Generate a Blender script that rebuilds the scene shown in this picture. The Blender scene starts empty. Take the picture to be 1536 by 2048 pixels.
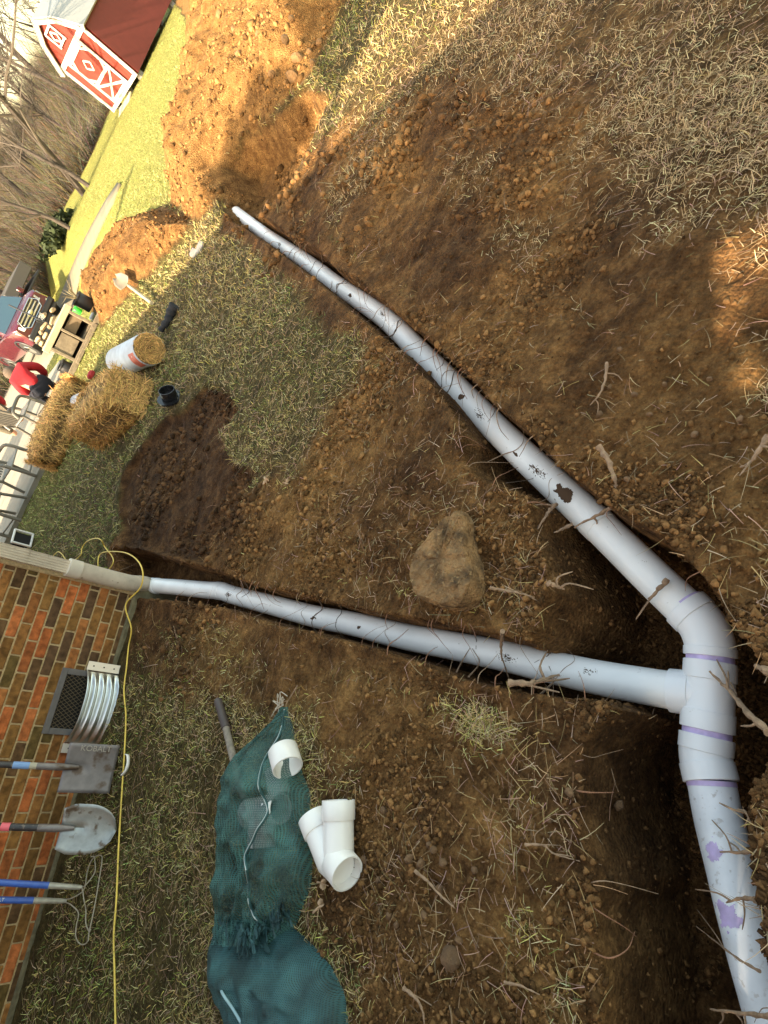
import bpy, math, random
import numpy as np
from mathutils import Vector, Matrix
random.seed(7); rng = np.random.default_rng(7)
C = bpy.context.scene.collection
SC = bpy.context.scene
# ------------------------------------------------------------------ camera
NX, NY, DH, H = 1950., 1600., 930., 1.6      # nadir vanishing point, horizon distance, eye height
_d = np.array([NX-768, NY-1024.]); _dn = np.linalg.norm(_d); F = math.sqrt(_dn*DH)
_down = np.array([_d[0], _d[1], F]); _down /= np.linalg.norm(_down)
_up = -_down; _fw = np.array([0, 0, 1.])-_down*_down[2]; _fw /= np.linalg.norm(_fw); _rt = np.cross(_fw, _up)
M = np.stack([_rt, _fw, _up])
cam = bpy.data.cameras.new('camera'); co = bpy.data.objects.new('camera', cam); C.objects.link(co)
cam.sensor_fit = 'VERTICAL'; cam.sensor_height = 32; cam.lens = 32*F/2048; cam.clip_end = 600; cam.clip_start = 0.02
R = Matrix((tuple(M[0]), tuple(M[1]), tuple(M[2]))) @ Matrix(((1, 0, 0), (0, -1, 0), (0, 0, -1)))
co.matrix_world = Matrix.Translation((0, 0, H)) @ R.to_4x4()
SC.camera = co
# ------------------------------------------------------------------ light
SUN_EL = math.radians(31); SUNV = np.array([-.92, -.39]); SUNV /= np.linalg.norm(SUNV)
w = bpy.data.worlds.new('World'); SC.world = w; w.use_nodes = True
nt = w.node_tree; bg = nt.nodes['Background']; sk = nt.nodes.new('ShaderNodeTexSky'); sk.sky_type = 'NISHITA'
sk.sun_disc = False; sk.sun_elevation = SUN_EL; sk.sun_rotation = math.atan2(SUNV[0], SUNV[1]); sk.air_density = 1.2; sk.dust_density = 2.5
tn = nt.nodes.new('ShaderNodeMix'); tn.data_type = 'RGBA'; tn.blend_type = 'MULTIPLY'; tn.inputs[0].default_value = 1; tn.inputs[7].default_value = (1.0, .845, .60, 1)
nt.links.new(sk.outputs[0], tn.inputs[6]); nt.links.new(tn.outputs[2], bg.inputs[0]); bg.inputs[1].default_value = .15
sl = bpy.data.lights.new('sun', 'SUN'); sl.energy = 3.1; sl.angle = math.radians(.5); sl.color = (1, .82, .58)
so = bpy.data.objects.new('sun', sl); C.objects.link(so)
sd = Vector((SUNV[0]*math.cos(SUN_EL), SUNV[1]*math.cos(SUN_EL), math.sin(SUN_EL)))
so.rotation_euler = sd.to_track_quat('Z', 'Y').to_euler()
SC.view_settings.view_transform = 'Standard'; SC.view_settings.look = 'None'; SC.view_settings.gamma = 1
SC.view_settings.exposure = 2.45
SC.render.engine = 'CYCLES'
try:
    SC.cycles.max_bounces = 6; SC.cycles.transparent_max_bounces = 12
except Exception: pass
# ------------------------------------------------------------------ helpers: projection, noise
def G(x, y, z=0.):
    r = M @ np.array([(x-768)/F, (y-1024)/F, 1.]); t = (z-H)/r[2]
    return np.array([r[0]*t, r[1]*t, z])
def GA(px, z=0.): return np.array([G(x, y, z)[:2] for x, y in px])
def atdepth(x, y, ppm):                      # point on that line of sight where one metre spans ppm photo pixels
    r = M @ np.array([(x-768)/F, (y-1024)/F, 1.]); t = F/ppm
    return np.array([r[0]*t, r[1]*t, H+r[2]*t])
def hsh(ix, iy, s):
    h = (ix.astype(np.int64)*374761393+iy.astype(np.int64)*668265263+s*974634777) & 0x7fffffff
    h = ((h ^ (h >> 13))*1274126177) & 0x7fffffff
    return ((h ^ (h >> 16)) & 0xffff)/65535.
def vn(x, y, s=0):
    x = np.asarray(x, float); y = np.asarray(y, float); ix = np.floor(x); iy = np.floor(y); fx = x-ix; fy = y-iy
    fx = fx*fx*(3-2*fx); fy = fy*fy*(3-2*fy)
    a = hsh(ix, iy, s); b = hsh(ix+1, iy, s); c = hsh(ix, iy+1, s); d = hsh(ix+1, iy+1, s)
    return (a*(1-fx)+b*fx)*(1-fy)+(c*(1-fx)+d*fx)*fy
def fbm(x, y, f, o=4, s=0):
    r = 0; a = .5; t = 0
    for i in range(o):
        r = r+a*(vn(np.asarray(x)*f+13.1*i, np.asarray(y)*f-7.7*i, s+i)-.5)*2; t += a; a *= .5; f *= 2.1
    return r/t
def ss(x, a, b):
    t = np.clip((x-a)/(b-a), 0, 1); return t*t*(3-2*t)
def sdf(poly, x, y):                         # negative inside
    P = np.asarray(poly); Q = np.roll(P, -1, 0); x = np.asarray(x, float); y = np.asarray(y, float)
    dm = np.full(x.shape, 1e9); ins = np.zeros(x.shape, bool)
    for (x0, y0), (x1, y1) in zip(P, Q):
        ex, ey = x1-x0, y1-y0; L = ex*ex+ey*ey+1e-12
        t = np.clip(((x-x0)*ex+(y-y0)*ey)/L, 0, 1)
        dx = x-x0-t*ex; dy = y-y0-t*ey; dm = np.minimum(dm, dx*dx+dy*dy)
        c = (y0 > y) != (y1 > y)
        if ey != 0: ins ^= c & (x < ex*(y-y0)/ey+x0)
    dm = np.sqrt(dm); return np.where(ins, -dm, dm)
def pld(P, x, y):
    dm = np.full(np.shape(x), 1e9)
    for (x0, y0), (x1, y1) in zip(P[:-1], P[1:]):
        ex, ey = x1-x0, y1-y0; t = np.clip(((x-x0)*ex+(y-y0)*ey)/(ex*ex+ey*ey+1e-12), 0, 1); dm = np.minimum(dm, (x-x0-t*ex)**2+(y-y0-t*ey)**2)
    return np.sqrt(dm)
# ------------------------------------------------------------------ terrain
EXC = GA([(478,412),(510,428),(536,445),(575,474),(611,491),(647,513),(661,534),(695,556),(731,580),(767,609),(800,634),(850,682),(881,706),(911,734),(939,760),(973,800),(1000,819),(1049,859),(1092,908),(1147,954),(1202,1012),(1290,1062),(1350,1098),(1384,1146),(1427,1206),(1468,1268),(1512,1322),(1556,1370),(1575,1450),(1520,1540),(1494,1600),(1496,1690),(1510,1763),(1526,1834),(1528,1905),(1538,1976),(1552,2048),(1640,2400),
 (1240,2400),(1219,2048),(1212,1904),(1206,1829),(1214,1780),(1198,1726),(1177,1676),(1171,1614),(1168,1552),(1176,1498),(1205,1450),(1250,1415),(1194,1392),(1150,1390),(1077,1379),(1028,1370),(963,1359),(898,1339),(849,1317),(762,1293),(708,1278),(630,1262),(571,1247),(512,1231),(454,1212),(395,1202),(329,1196),(274,1192),
 (240,1160),(225,1098),(278,1100),(337,1120),(411,1139),(473,1163),(551,1186),(614,1194),(669,1210),(747,1230),(800,1237),(865,1247),(930,1263),(995,1276),(1050,1283),(1074,1258),(1090,1222),(1106,1180),(1092,1126),(1070,1077),(1058,1044),(1062,1004),(1028,978),(995,965),(956,948),(935,924),(930,885),(936,867),(898,803),(866,760),(835,729),(799,694),(741,650),(714,625),(642,564),(611,540),(579,516),(534,481),(490,452),(462,436),(466,422)])
EXC2 = GA([(466,436),(444,398),(455,330),(490,275),(560,232),(606,180),(650,200),(612,300),(575,372),(540,404),(512,430),(480,418)])
PITL = GA([(1219,2400),(1219,2048),(1212,1904),(1214,1780),(1177,1676),(1171,1614),(1176,1520)])
ISL = GA([(1100,1215),(1106,1180),(1092,1126),(1070,1077),(1058,1044),(1028,978),(970,955)])
HEAP1 = GA([(300,-60),(392,60),(385,180),(368,300),(345,400),(395,440),(440,392),(452,330),(490,272),(560,222),(610,160),(660,60),(700,-20),(560,-200)])
HEAP2 = GA([(318,418),(265,455),(215,510),(180,570),(178,620),(212,648),(262,590),(330,520),(390,452),(360,430)])
SOD = GA([(415,768),(372,815),(335,835),(285,890),(245,945),(236,1000),(240,1095),(330,1112),(410,1130),(425,1090),(470,1010),(520,950),(470,925),(440,870),(480,820),(455,780)])
ISLD = GA([(520,520),(600,560),(660,600),(730,680),(700,750),(660,800),(640,860),(600,930),(545,960),(500,1000),(440,1040),(400,1140),(620,1210),(860,1262),(1050,1310),(1130,1200),(1100,1000),(960,900),(800,680),(640,540),(540,490)])
RGT = GA([(470,405),(540,360),(620,290),(690,225),(740,225),(800,230),(900,160),(960,180),(1060,150),(1180,190),(1230,300),(1250,420),(1330,430),(1480,420),(1620,480),(1800,1000),(1800,2400),(1640,2400),(1552,2048),(1510,1763),(1494,1600),(1575,1450),(1512,1322),(1350,1098),(1049,859),(881,706),(647,513)])
LOW = GA([(250,1190),(262,1260),(300,1330),(345,1360),(420,1400),(520,1400),(590,1440),(600,1540),(640,1600),(615,1800),(680,1900),(700,2048),(720,2400),(1300,2400),(1260,1400),(1000,1380),(700,1290),(400,1215)])
WOOD = np.array([(-40,30),(-6,33),(3,33.5),(9.5,31.5),(14,37),(22,38),(60,45),(200,60),(200,400),(-200,400),(-200,30)])
def slope(x, y): return -1.25*ss(y, 13.5, 19.5)*(1-ss(x, 1.8, 4.5))+ss(y, 36, 75)*4.0
def ter(x, y, fine=True):
    x = np.asarray(x, float); y = np.asarray(y, float); near = (np.hypot(x, y) < 16)
    z = slope(x, y)+.02*fbm(x, y, .9, 3, 5)
    if not near.any(): return z
    xn = x[near] if x.ndim else x; yn = y[near] if y.ndim else y
    zz = z[near] if x.ndim else z
    r = np.hypot(xn, yn)
    wob = .016*fbm(xn, yn, 9, 3, 2)+.012*fbm(xn, yn, 2.3, 2, 3)
    dl = ss(sdf(LOW, xn, yn), .05, -.12); dr = ss(sdf(RGT, xn, yn), .05, -.12); di = ss(sdf(ISLD, xn, yn), .05, -.1)
    ds = ss(sdf(SOD, xn, yn)+.03*fbm(xn, yn, 6, 3, 8), .01, -.05)
    dirt = np.maximum(np.maximum(dl, dr), np.maximum(di, ds))
    zz = zz-.05*ds+dirt*(.034*fbm(xn, yn, 2.6, 3, 11)+.022*fbm(xn, yn, 8, 4, 21)+.007*fbm(xn, yn, 33, 2, 31))
    zz = zz+(1-dirt)*.008*fbm(xn, yn, 14, 3, 41)
    cm = dirt*ss(fbm(xn, yn, 1.9, 3, 45), -.25, .35); zz = zz+cm*(.010*np.abs(fbm(xn, yn, 24, 2, 46))+.006*np.abs(fbm(xn, yn, 62, 2, 47)))+dirt*.003*fbm(xn, yn, 80, 2, 48)
    h1 = ss(sdf(HEAP1, xn, yn), .12, -.7); h2 = ss(sdf(HEAP2, xn, yn), .1, -.45)
    hh = np.maximum(h1*.42, h2*.3)
    zz = zz+hh*(1+.5*fbm(xn, yn, 2.2, 3, 51))+np.minimum(hh*6, 1)*(.05*fbm(xn, yn, 6, 4, 61)+.03*np.abs(fbm(xn, yn, 17, 2, 71)))
    d = sdf(EXC, xn, yn)-.010+wob*.8*np.clip(.35+xn*0+1.2/(r+.5), .4, 1)
    soft = np.maximum(ss(pld(PITL, xn, yn), .2, .03)*.25, ss(pld(ISL, xn, yn), .2, .03))
    wdt = .022+.10*soft
    pit = np.exp(-((xn+.1)**2+(yn-.6)**2)/1.3)
    dep = .30+.30*pit+.03*fbm(xn, yn, 3, 3, 81)
    rim = .010*ss(d, .08, .0)*ss(d, -.01, .02)
    t = np.clip(-d/wdt, 0, 1)
    zz = zz+rim*(1-ds)-dep*(1-(1-t)**1.6)-.012*np.abs(fbm(xn, yn, 22, 3, 91))*(d < 0)
    d2 = sdf(EXC2, xn, yn)-.05+.05*fbm(xn, yn, 3, 3, 95)
    zz = np.where(d2 < .02, np.minimum(zz, -.40*ss(d2, .02, -.26)+.05*fbm(xn, yn, 5, 3, 96)+.1*ss(d2,-.02,.04)), zz)
    if x.ndim: z[near] = zz; return z
    return zz
def GT(px, py, up=0.):                       # line of sight through a photo point, met with the terrain
    z = 0.
    for i in range(14):
        p = G(px, py, z+up); z = .5*z+.5*float(ter(p[0], p[1]))
    p = G(px, py, z+up); return Vector(p)
# ------------------------------------------------------------------ mesh builder
class MB:
    def __init__(s): s.v = []; s.f = []; s.c = []; s.n = 0; s.col = (1, 1, 1)
    def add(s, v, f, col=None):
        v = [tuple(map(float, p)) for p in v]; s.v += v; s.f += [tuple(i+s.n for i in q) for q in f]; s.n += len(v)
        s.c += [tuple(col or s.col)]*len(f); return s
    def box(s, c, d, R=None, col=None, bev=0.):
        x, y, z = [k/2 for k in d]
        if bev <= 0:
            v = [(i*x, j*y, k*z) for k in (-1, 1) for j in (-1, 1) for i in (-1, 1)]
            f = [(0, 2, 3, 1), (4, 5, 7, 6), (0, 1, 5, 4), (2, 6, 7, 3), (0, 4, 6, 2), (1, 3, 7, 5)]
        else:
            v = []; f = []; idx = {}
            b = min(bev, x*.9, y*.9, z*.9)
            for i in (-1, 1):
                for j in (-1, 1):
                    for k in (-1, 1):
                        for a in range(3):
                            p = [i*(x-b), j*(y-b), k*(z-b)]; p[a] = (i, j, k)[a]*(x, y, z)[a]; idx[(i, j, k, a)] = len(v); v.append(tuple(p))
            for a in range(3):
                o = [q for q in range(3) if q != a]
                for sgn in (-1, 1):
                    q = []
                    for u, w_ in ((-1, -1), (1, -1), (1, 1), (-1, 1)):
                        t = [0, 0, 0]; t[a] = sgn; t[o[0]] = u; t[o[1]] = w_; q.append(idx[(t[0], t[1], t[2], a)])
                    if (sgn < 0) != (a == 1): q = q[::-1]
                    f.append(tuple(q))
                for u in (-1, 1):
                    for w_ in (-1, 1):
                        q = []
                        for e, ax in ((-1, o[0]), (-1, o[1]), (1, o[1]), (1, o[0])):
                            t = [0, 0, 0]; t[a] = e; t[o[0]] = u; t[o[1]] = w_; q.append(idx[(t[0], t[1], t[2], ax)])
                        f.append(tuple(q))
            for i in (-1, 1):
                for j in (-1, 1):
                    for k in (-1, 1): f.append(tuple(idx[(i, j, k, a)] for a in range(3)))
        if R is not None: v = [R @ Vector(p) for p in v]
        c = Vector(c); return s.add([Vector(p)+c for p in v], f, col)
    def tube(s, pts, r, n=12, cap=True, col=None, inner=None):
        pts = [Vector(p) for p in pts]; m = len(pts); rr = r if hasattr(r, '__len__') else [r]*m
        t = [(pts[min(i+1, m-1)]-pts[max(i-1, 0)]).normalized() for i in range(m)]
        a = t[0].orthogonal().normalized(); v = []
        for i in range(m):
            a = (a-t[i]*a.dot(t[i])).normalized(); b = t[i].cross(a)
            for k in range(n):
                th = 2*math.pi*k/n; v.append(pts[i]+(a*math.cos(th)+b*math.sin(th))*rr[i])
        f = [(i*n+k, i*n+(k+1) % n, (i+1)*n+(k+1) % n, (i+1)*n+k) for i in range(m-1) for k in range(n)]
        if cap: f += [tuple(range(n))[::-1], tuple((m-1)*n+k for k in range(n))]
        return s.add(v, f, col)
    def pipe(s, a, b, r, th=.005, n=32, col=None):         # open hollow cylinder
        a = Vector(a); b = Vector(b); d = (b-a).normalized(); e = .0015
        return s.tube([a+d*e, a, a, b, b, b-d*e, b-d*e, a+d*e][0:0] or [a, a+d*e, b-d*e, b, b-d*e*.5, a+d*e*.5], [r-e, r, r, r-e, r-th, r-th], n, False, col) if False else s._hol(a, b, r, th, n, col)
    def _hol(s, a, b, r, th, n, col):
        d = (b-a).normalized(); u = d.orthogonal().normalized(); w_ = d.cross(u); v = []
        rings = [(a, r-.001), (a+d*.0012, r), (b-d*.0012, r), (b, r-.001), (b, r-th), (a, r-th)]
        for p, q in rings:
            for k in range(n): v.append(p+(u*math.cos(2*math.pi*k/n)+w_*math.sin(2*math.pi*k/n))*q)
        m = len(rings); f = [(i*n+k, i*n+(k+1) % n, ((i+1) % m)*n+(k+1) % n, ((i+1) % m)*n+k) for i in range(m) for k in range(n)]
        return s.add(v, f, col)
    def grid(s, P, col=None, closeu=False):                # P[i][j] points
        a = len(P); b = len(P[0]); v = [p for row in P for p in row]
        f = [(i*b+j, i*b+(j+1) % b, (i+1)*b+(j+1) % b, (i+1)*b+j) for i in range(a-1) for j in range(b if closeu else b-1)]
        return s.add(v, f, col)
    def build(s, name, mat, parent=None, smooth=True, angle=40):
        me = bpy.data.meshes.new(name); me.from_pydata(s.v, [], s.f); me.materials.append(mat)
        if len(set(s.c)) > 1:
            at = me.color_attributes.new('Col', 'FLOAT_COLOR', 'CORNER')
            arr = np.ones((len(me.loops), 4), np.float32); ln = np.array([len(q) for q in s.f]); arr[:, :3] = np.repeat(np.array(s.c, np.float32), ln, 0)
            at.data.foreach_set('color', arr.ravel())
        if smooth:
            me.polygons.foreach_set('use_smooth', [True]*len(me.polygons))
            try: me.set_sharp_from_angle(angle=math.radians(angle))
            except Exception: pass
        me.update(); o = bpy.data.objects.new(name, me); C.objects.link(o)
        if parent is not None: o.parent = parent; o.matrix_parent_inverse = PARINV(parent)
        return o
def PARINV(p):                                             # parts are built in world space under an Empty at the thing's base
    q = p; m = Matrix.Identity(4)
    while q is not None: m = q.matrix_basis @ m if q.parent is None else q.matrix_parent_inverse @ q.matrix_basis @ m; q = q.parent
    return m.inverted()
def fast(name, V, Fq, mat, cols=None, smooth=False, parent=None):   # numpy mesh, equal-sided faces
    me = bpy.data.meshes.new(name); k = Fq.shape[1]; me.vertices.add(len(V)); me.loops.add(Fq.size); me.polygons.add(len(Fq))
    me.vertices.foreach_set('co', V.astype(np.float32).ravel()); me.loops.foreach_set('vertex_index', Fq.astype(np.int32).ravel())
    me.polygons.foreach_set('loop_start', (np.arange(len(Fq))*k).astype(np.int32)); me.polygons.foreach_set('loop_total', np.full(len(Fq), k, np.int32))
    if smooth: me.polygons.foreach_set('use_smooth', np.ones(len(Fq), bool))
    me.update(calc_edges=True)
    if cols is not None:
        at = me.color_attributes.new('Col', 'FLOAT_COLOR', 'POINT'); a = np.ones((len(V), 4), np.float32); a[:, :3] = cols; at.data.foreach_set('color', a.ravel())
    me.materials.append(mat); o = bpy.data.objects.new(name, me); C.objects.link(o)
    if parent is not None: o.parent = parent; o.matrix_parent_inverse = PARINV(parent)
    return o
def tag(o, label=None, cat=None, group=None, kind=None):
    if label: o['label'] = label
    if cat: o['category'] = cat
    if group: o['group'] = group
    if kind: o['kind'] = kind
    return o
def thing(name, loc, label, cat, group=None, rz=0):
    o = bpy.data.objects.new(name, None); o.empty_display_size = .1; C.objects.link(o); o.location = loc; o.rotation_euler.z = rz
    o.matrix_basis = Matrix.Translation(Vector(loc)) @ Matrix.Rotation(rz, 4, 'Z')
    return tag(o, label, cat, group)
# ------------------------------------------------------------------ materials
def mat(name, col, rough=.8, var=.0, scale=8., bump=0., bscale=60., attr=False, metal=0., spec=.5, hue=None, det=4, wear=None, coat=0.):
    m = bpy.data.materials.new(name); m.use_nodes = True; t = m.node_tree; L = t.links.new; b = t.nodes['Principled BSDF']
    b.inputs['Roughness'].default_value = rough; b.inputs['Metallic'].default_value = metal; b.inputs['Specular IOR Level'].default_value = spec
    b.inputs['Coat Weight'].default_value = coat
    tc = t.nodes.new('ShaderNodeTexCoord')
    rgb = t.nodes.new('ShaderNodeRGB'); rgb.outputs[0].default_value = (*col, 1); src = rgb.outputs[0]
    if attr:
        a = t.nodes.new('ShaderNodeAttribute'); a.attribute_name = 'Col'; mx = t.nodes.new('ShaderNodeMix'); mx.data_type = 'RGBA'; mx.blend_type = 'MULTIPLY'; mx.inputs[0].default_value = 1
        L(src, mx.inputs[6]); L(a.outputs[0], mx.inputs[7]); src = mx.outputs[2]
    if var:
        n = t.nodes.new('ShaderNodeTexNoise'); n.inputs['Scale'].default_value = scale; n.inputs['Detail'].default_value = det; L(tc.outputs['Object'], n.inputs[0])
        r = t.nodes.new('ShaderNodeMapRange'); r.inputs[1].default_value = .3; r.inputs[2].default_value = .7; r.inputs[3].default_value = 1-var; r.inputs[4].default_value = 1+var
        L(n.outputs[0], r.inputs[0]); v = t.nodes.new('ShaderNodeVectorMath'); v.operation = 'SCALE'; L(src, v.inputs[0]); L(r.outputs[0], v.inputs[3]); src = v.outputs[0]
    if wear:                                               # (colour, scale, threshold)
        n = t.nodes.new('ShaderNodeTexNoise'); n.inputs['Scale'].default_value = wear[1]; n.inputs['Detail'].default_value = 6; L(tc.outputs['Object'], n.inputs[0])
        r = t.nodes.new('ShaderNodeMapRange'); r.inputs[1].default_value = wear[2]; r.inputs[2].default_value = wear[2]+.08; L(n.outputs[0], r.inputs[0])
        mx = t.nodes.new('ShaderNodeMix'); mx.data_type = 'RGBA'; L(r.outputs[0], mx.inputs[0]); L(src, mx.inputs[6]); mx.inputs[7].default_value = (*wear[0], 1); src = mx.outputs[2]
    L(src, b.inputs['Base Color'])
    if bump:
        n = t.nodes.new('ShaderNodeTexNoise'); n.inputs['Scale'].default_value = bscale; n.inputs['Detail'].default_value = 5; L(tc.outputs['Object'], n.inputs[0])
        bp = t.nodes.new('ShaderNodeBump'); bp.inputs['Strength'].default_value = 1; bp.inputs['Distance'].default_value = bump; L(n.outputs[0], bp.inputs['Height']); L(bp.outputs[0], b.inputs['Normal'])
    return m
def ground_mat():
    m = bpy.data.materials.new('soil_and_turf'); m.use_nodes = True; t = m.node_tree; L = t.links.new; b = t.nodes['Principled BSDF']; b.inputs['Roughness'].default_value = .95; b.inputs['Specular IOR Level'].default_value = .15
    tc = t.nodes.new('ShaderNodeTexCoord'); at = t.nodes.new('ShaderNodeAttribute'); at.attribute_name = 'Col'; sp = t.nodes.new('ShaderNodeSeparateColor'); L(at.outputs[0], sp.inputs[0])
    def noise(s, d=5, ro=.6):
        n = t.nodes.new('ShaderNodeTexNoise'); n.inputs['Scale'].default_value = s; n.inputs['Detail'].default_value = d; n.inputs['Roughness'].default_value = ro; L(tc.outputs['Object'], n.inputs[0]); return n.outputs[0]
    def ramp(f, cs):
        r = t.nodes.new('ShaderNodeValToRGB'); e = r.color_ramp.elements
        for i, (p, c) in enumerate(cs):
            q = e[i] if i < 2 else e.new(p)
            q.position = p; q.color = (*c, 1)
        L(f, r.inputs[0]); return r.outputs[0]
    def mix(f, a, c, mode='MIX'):
        x = t.nodes.new('ShaderNodeMix'); x.data_type = 'RGBA'; x.blend_type = mode
        if isinstance(f, float): x.inputs[0].default_value = f
        else: L(f, x.inputs[0])
        L(a, x.inputs[6]); L(c, x.inputs[7]); return x.outputs[2]
    n1 = noise(9, 9, .72); n2 = noise(1.7, 4); n3 = noise(48, 7, .8)
    brown = ramp(n1, [(.32, (.050, .021, .007)), (.7, (.40, .200, .072)), (.5, (.175, .080, .027))])
    clay = ramp(n1, [(.3, (.14, .066, .019)), (.7, (.48, .27, .090)), (.5, (.30, .155, .050))])
    dark = ramp(n1, [(.3, (.022, .010, .005)), (.7, (.12, .058, .026)), (.5, (.058, .027, .012))])
    grass = ramp(n1, [(.3, (.040, .028, .010)), (.7, (.17, .115, .042)), (.5, (.085, .062, .021))]); lush = ramp(n1, [(.3, (.15, .16, .038)), (.7, (.33, .31, .09)), (.5, (.23, .23, .06))]); lr = t.nodes.new('ShaderNodeMapRange'); lr.inputs[1].default_value = 1.0; lr.inputs[2].default_value = 2.0; L(sp.outputs[2], lr.inputs[0]); cg = t.nodes.new('ShaderNodeClamp'); L(sp.outputs[2], cg.inputs[0]); grass = mix(lr.outputs[0], grass, lush)
    c = mix(sp.outputs[0], brown, clay); c = mix(sp.outputs[1], c, dark); c = mix(cg.outputs[0], c, grass)
    r = t.nodes.new('ShaderNodeMapRange'); r.inputs[1].default_value = .25; r.inputs[2].default_value = .75; r.inputs[3].default_value = .30; r.inputs[4].default_value = 1.75; L(n3, r.inputs[0])  # random soil tone; its dark flecks also paint in crevice shade
    v = t.nodes.new('ShaderNodeVectorMath'); v.operation = 'SCALE'; L(c, v.inputs[0]); L(r.outputs[0], v.inputs[3]); L(v.outputs[0], b.inputs['Base Color'])
    vo = t.nodes.new('ShaderNodeTexVoronoi'); vo.inputs['Scale'].default_value = 75; L(tc.outputs['Object'], vo.inputs[0])
    ad = t.nodes.new('ShaderNodeMath'); ad.operation = 'SUBTRACT'; L(n3, ad.inputs[0]); L(vo.outputs[0], ad.inputs[1])
    a2 = t.nodes.new('ShaderNodeMath'); a2.operation = 'ADD'; L(ad.outputs[0], a2.inputs[0]); nb = noise(22, 6, .7); L(nb, a2.inputs[1])
    bp = t.nodes.new('ShaderNodeBump'); bp.inputs['Strength'].default_value = .9; bp.inputs['Distance'].default_value = .028; L(a2.outputs[0], bp.inputs['Height']); L(bp.outputs[0], b.inputs['Normal'])
    return m
# ------------------------------------------------------------------ ground mesh
def dryz(x, y): return ss(x-(.25+(y-.5)*.33), .05, .5)*(1-ss(np.hypot(x, y), 3.9, 5.6))
def masks(x, y):                                            # clay, dark, grass weights
    n1 = fbm(x, y, 2.2, 4, 101); n2 = fbm(x, y, 7, 3, 111); n0 = fbm(x, y, .8, 3, 121)
    r = np.hypot(x, y); nz = .10*n1+.05*n2
    dl = ss(sdf(LOW, x, y)+nz*2.6, .16, -.18); dr = ss(sdf(RGT, x, y)+nz*3.2, .2, -.2); di = ss(sdf(ISLD, x, y)+nz*2.6, .16, -.16); ds = ss(sdf(SOD, x, y)+nz*.3, .01, -.02)
    h1 = ss(sdf(HEAP1, x, y)+nz*1.2, .1, -.05); h2 = ss(sdf(HEAP2, x, y)+nz*1.2, .1, -.05)
    e_ = sdf(EXC, x, y); ex = np.maximum(ss(e_+nz*1.0, .24, .10), ss(e_+nz, .60, .42)*((x > .0) & (y < 2.2))); ex2 = ss(sdf(EXC2, x, y), .08, 0)
    wd = ss(sdf(WOOD, x, y)+.8*n0, .3, -.3); dirt = np.max([dl, dr, di, ds, h1, h2, ex, ex2, wd], 0)
    near = r < 14
    clay = np.clip(.35+.55*n0+.4*n1, 0, 1)*np.maximum(dl, np.maximum(dr, di)); clay = np.maximum(clay, np.maximum(h1*.95, h2*.6)); clay = np.maximum(clay, .7*ex2)
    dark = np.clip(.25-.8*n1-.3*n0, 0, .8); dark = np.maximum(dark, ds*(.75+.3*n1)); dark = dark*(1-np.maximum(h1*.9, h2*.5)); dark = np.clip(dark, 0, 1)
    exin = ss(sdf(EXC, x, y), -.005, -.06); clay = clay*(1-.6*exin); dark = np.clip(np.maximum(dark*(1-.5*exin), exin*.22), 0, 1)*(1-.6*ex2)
    clay = np.maximum(clay, wd*.15); dark = np.maximum(dark*(1-.7*wd), wd*.35)
    patch = ss(fbm(x, y, 1.6, 4, 131), .22, .5)*.8*np.where(dryz(x, y) > .05, ss(r, 1.7, 2.4), 1)*np.where((y < 1.6) & (x > .1), 0, 1)*np.maximum(dr*ss(y-x*.2, .6, 1.4), dl*.6)*(1-ex)*(1-ex2)
    grass = np.clip((1-dirt)*(1.0-.0*n1), 0, 1); grass = np.where(dirt > .5, np.maximum(grass, patch*.75), grass)
    return clay, dark, grass, dirt
th = np.concatenate([np.linspace(-1.35, 1.45, 760), np.linspace(1.47, 2*math.pi-1.37, 90)])   # finer in front, all the way round
rr = np.exp(np.linspace(math.log(.06), math.log(16), 1000)); rr = np.concatenate([rr, np.exp(np.linspace(math.log(16.2), math.log(450), 160))])
TH, RR = np.meshgrid(th, rr); X = RR*np.sin(TH); Y = RR*np.cos(TH)
Z = ter(X.ravel(), Y.ravel()).reshape(X.shape); far = RR > 16
cl, dk, gr, _ = masks(X.ravel(), Y.ravel())
V = np.stack([X.ravel(), Y.ravel(), Z.ravel()], 1); V = np.vstack([V, [[0, 0, float(ter(0, 0))]]])
nr, nc = X.shape; ii, jj = np.meshgrid(np.arange(nr-1), np.arange(nc), indexing='ij'); j2 = (jj+1) % nc
Fq = np.stack([ii*nc+jj, ii*nc+j2, (ii+1)*nc+j2, (ii+1)*nc+jj], -1).reshape(-1, 4)[:, ::-1]
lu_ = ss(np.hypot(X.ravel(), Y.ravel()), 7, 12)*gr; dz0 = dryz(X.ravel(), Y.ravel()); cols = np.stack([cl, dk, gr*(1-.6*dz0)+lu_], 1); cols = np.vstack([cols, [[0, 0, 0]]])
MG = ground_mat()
ground = tag(fast('ground', V, Fq, MG, cols, True), kind='structure', label='dug up lawn of brown soil with trenches')
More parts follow.
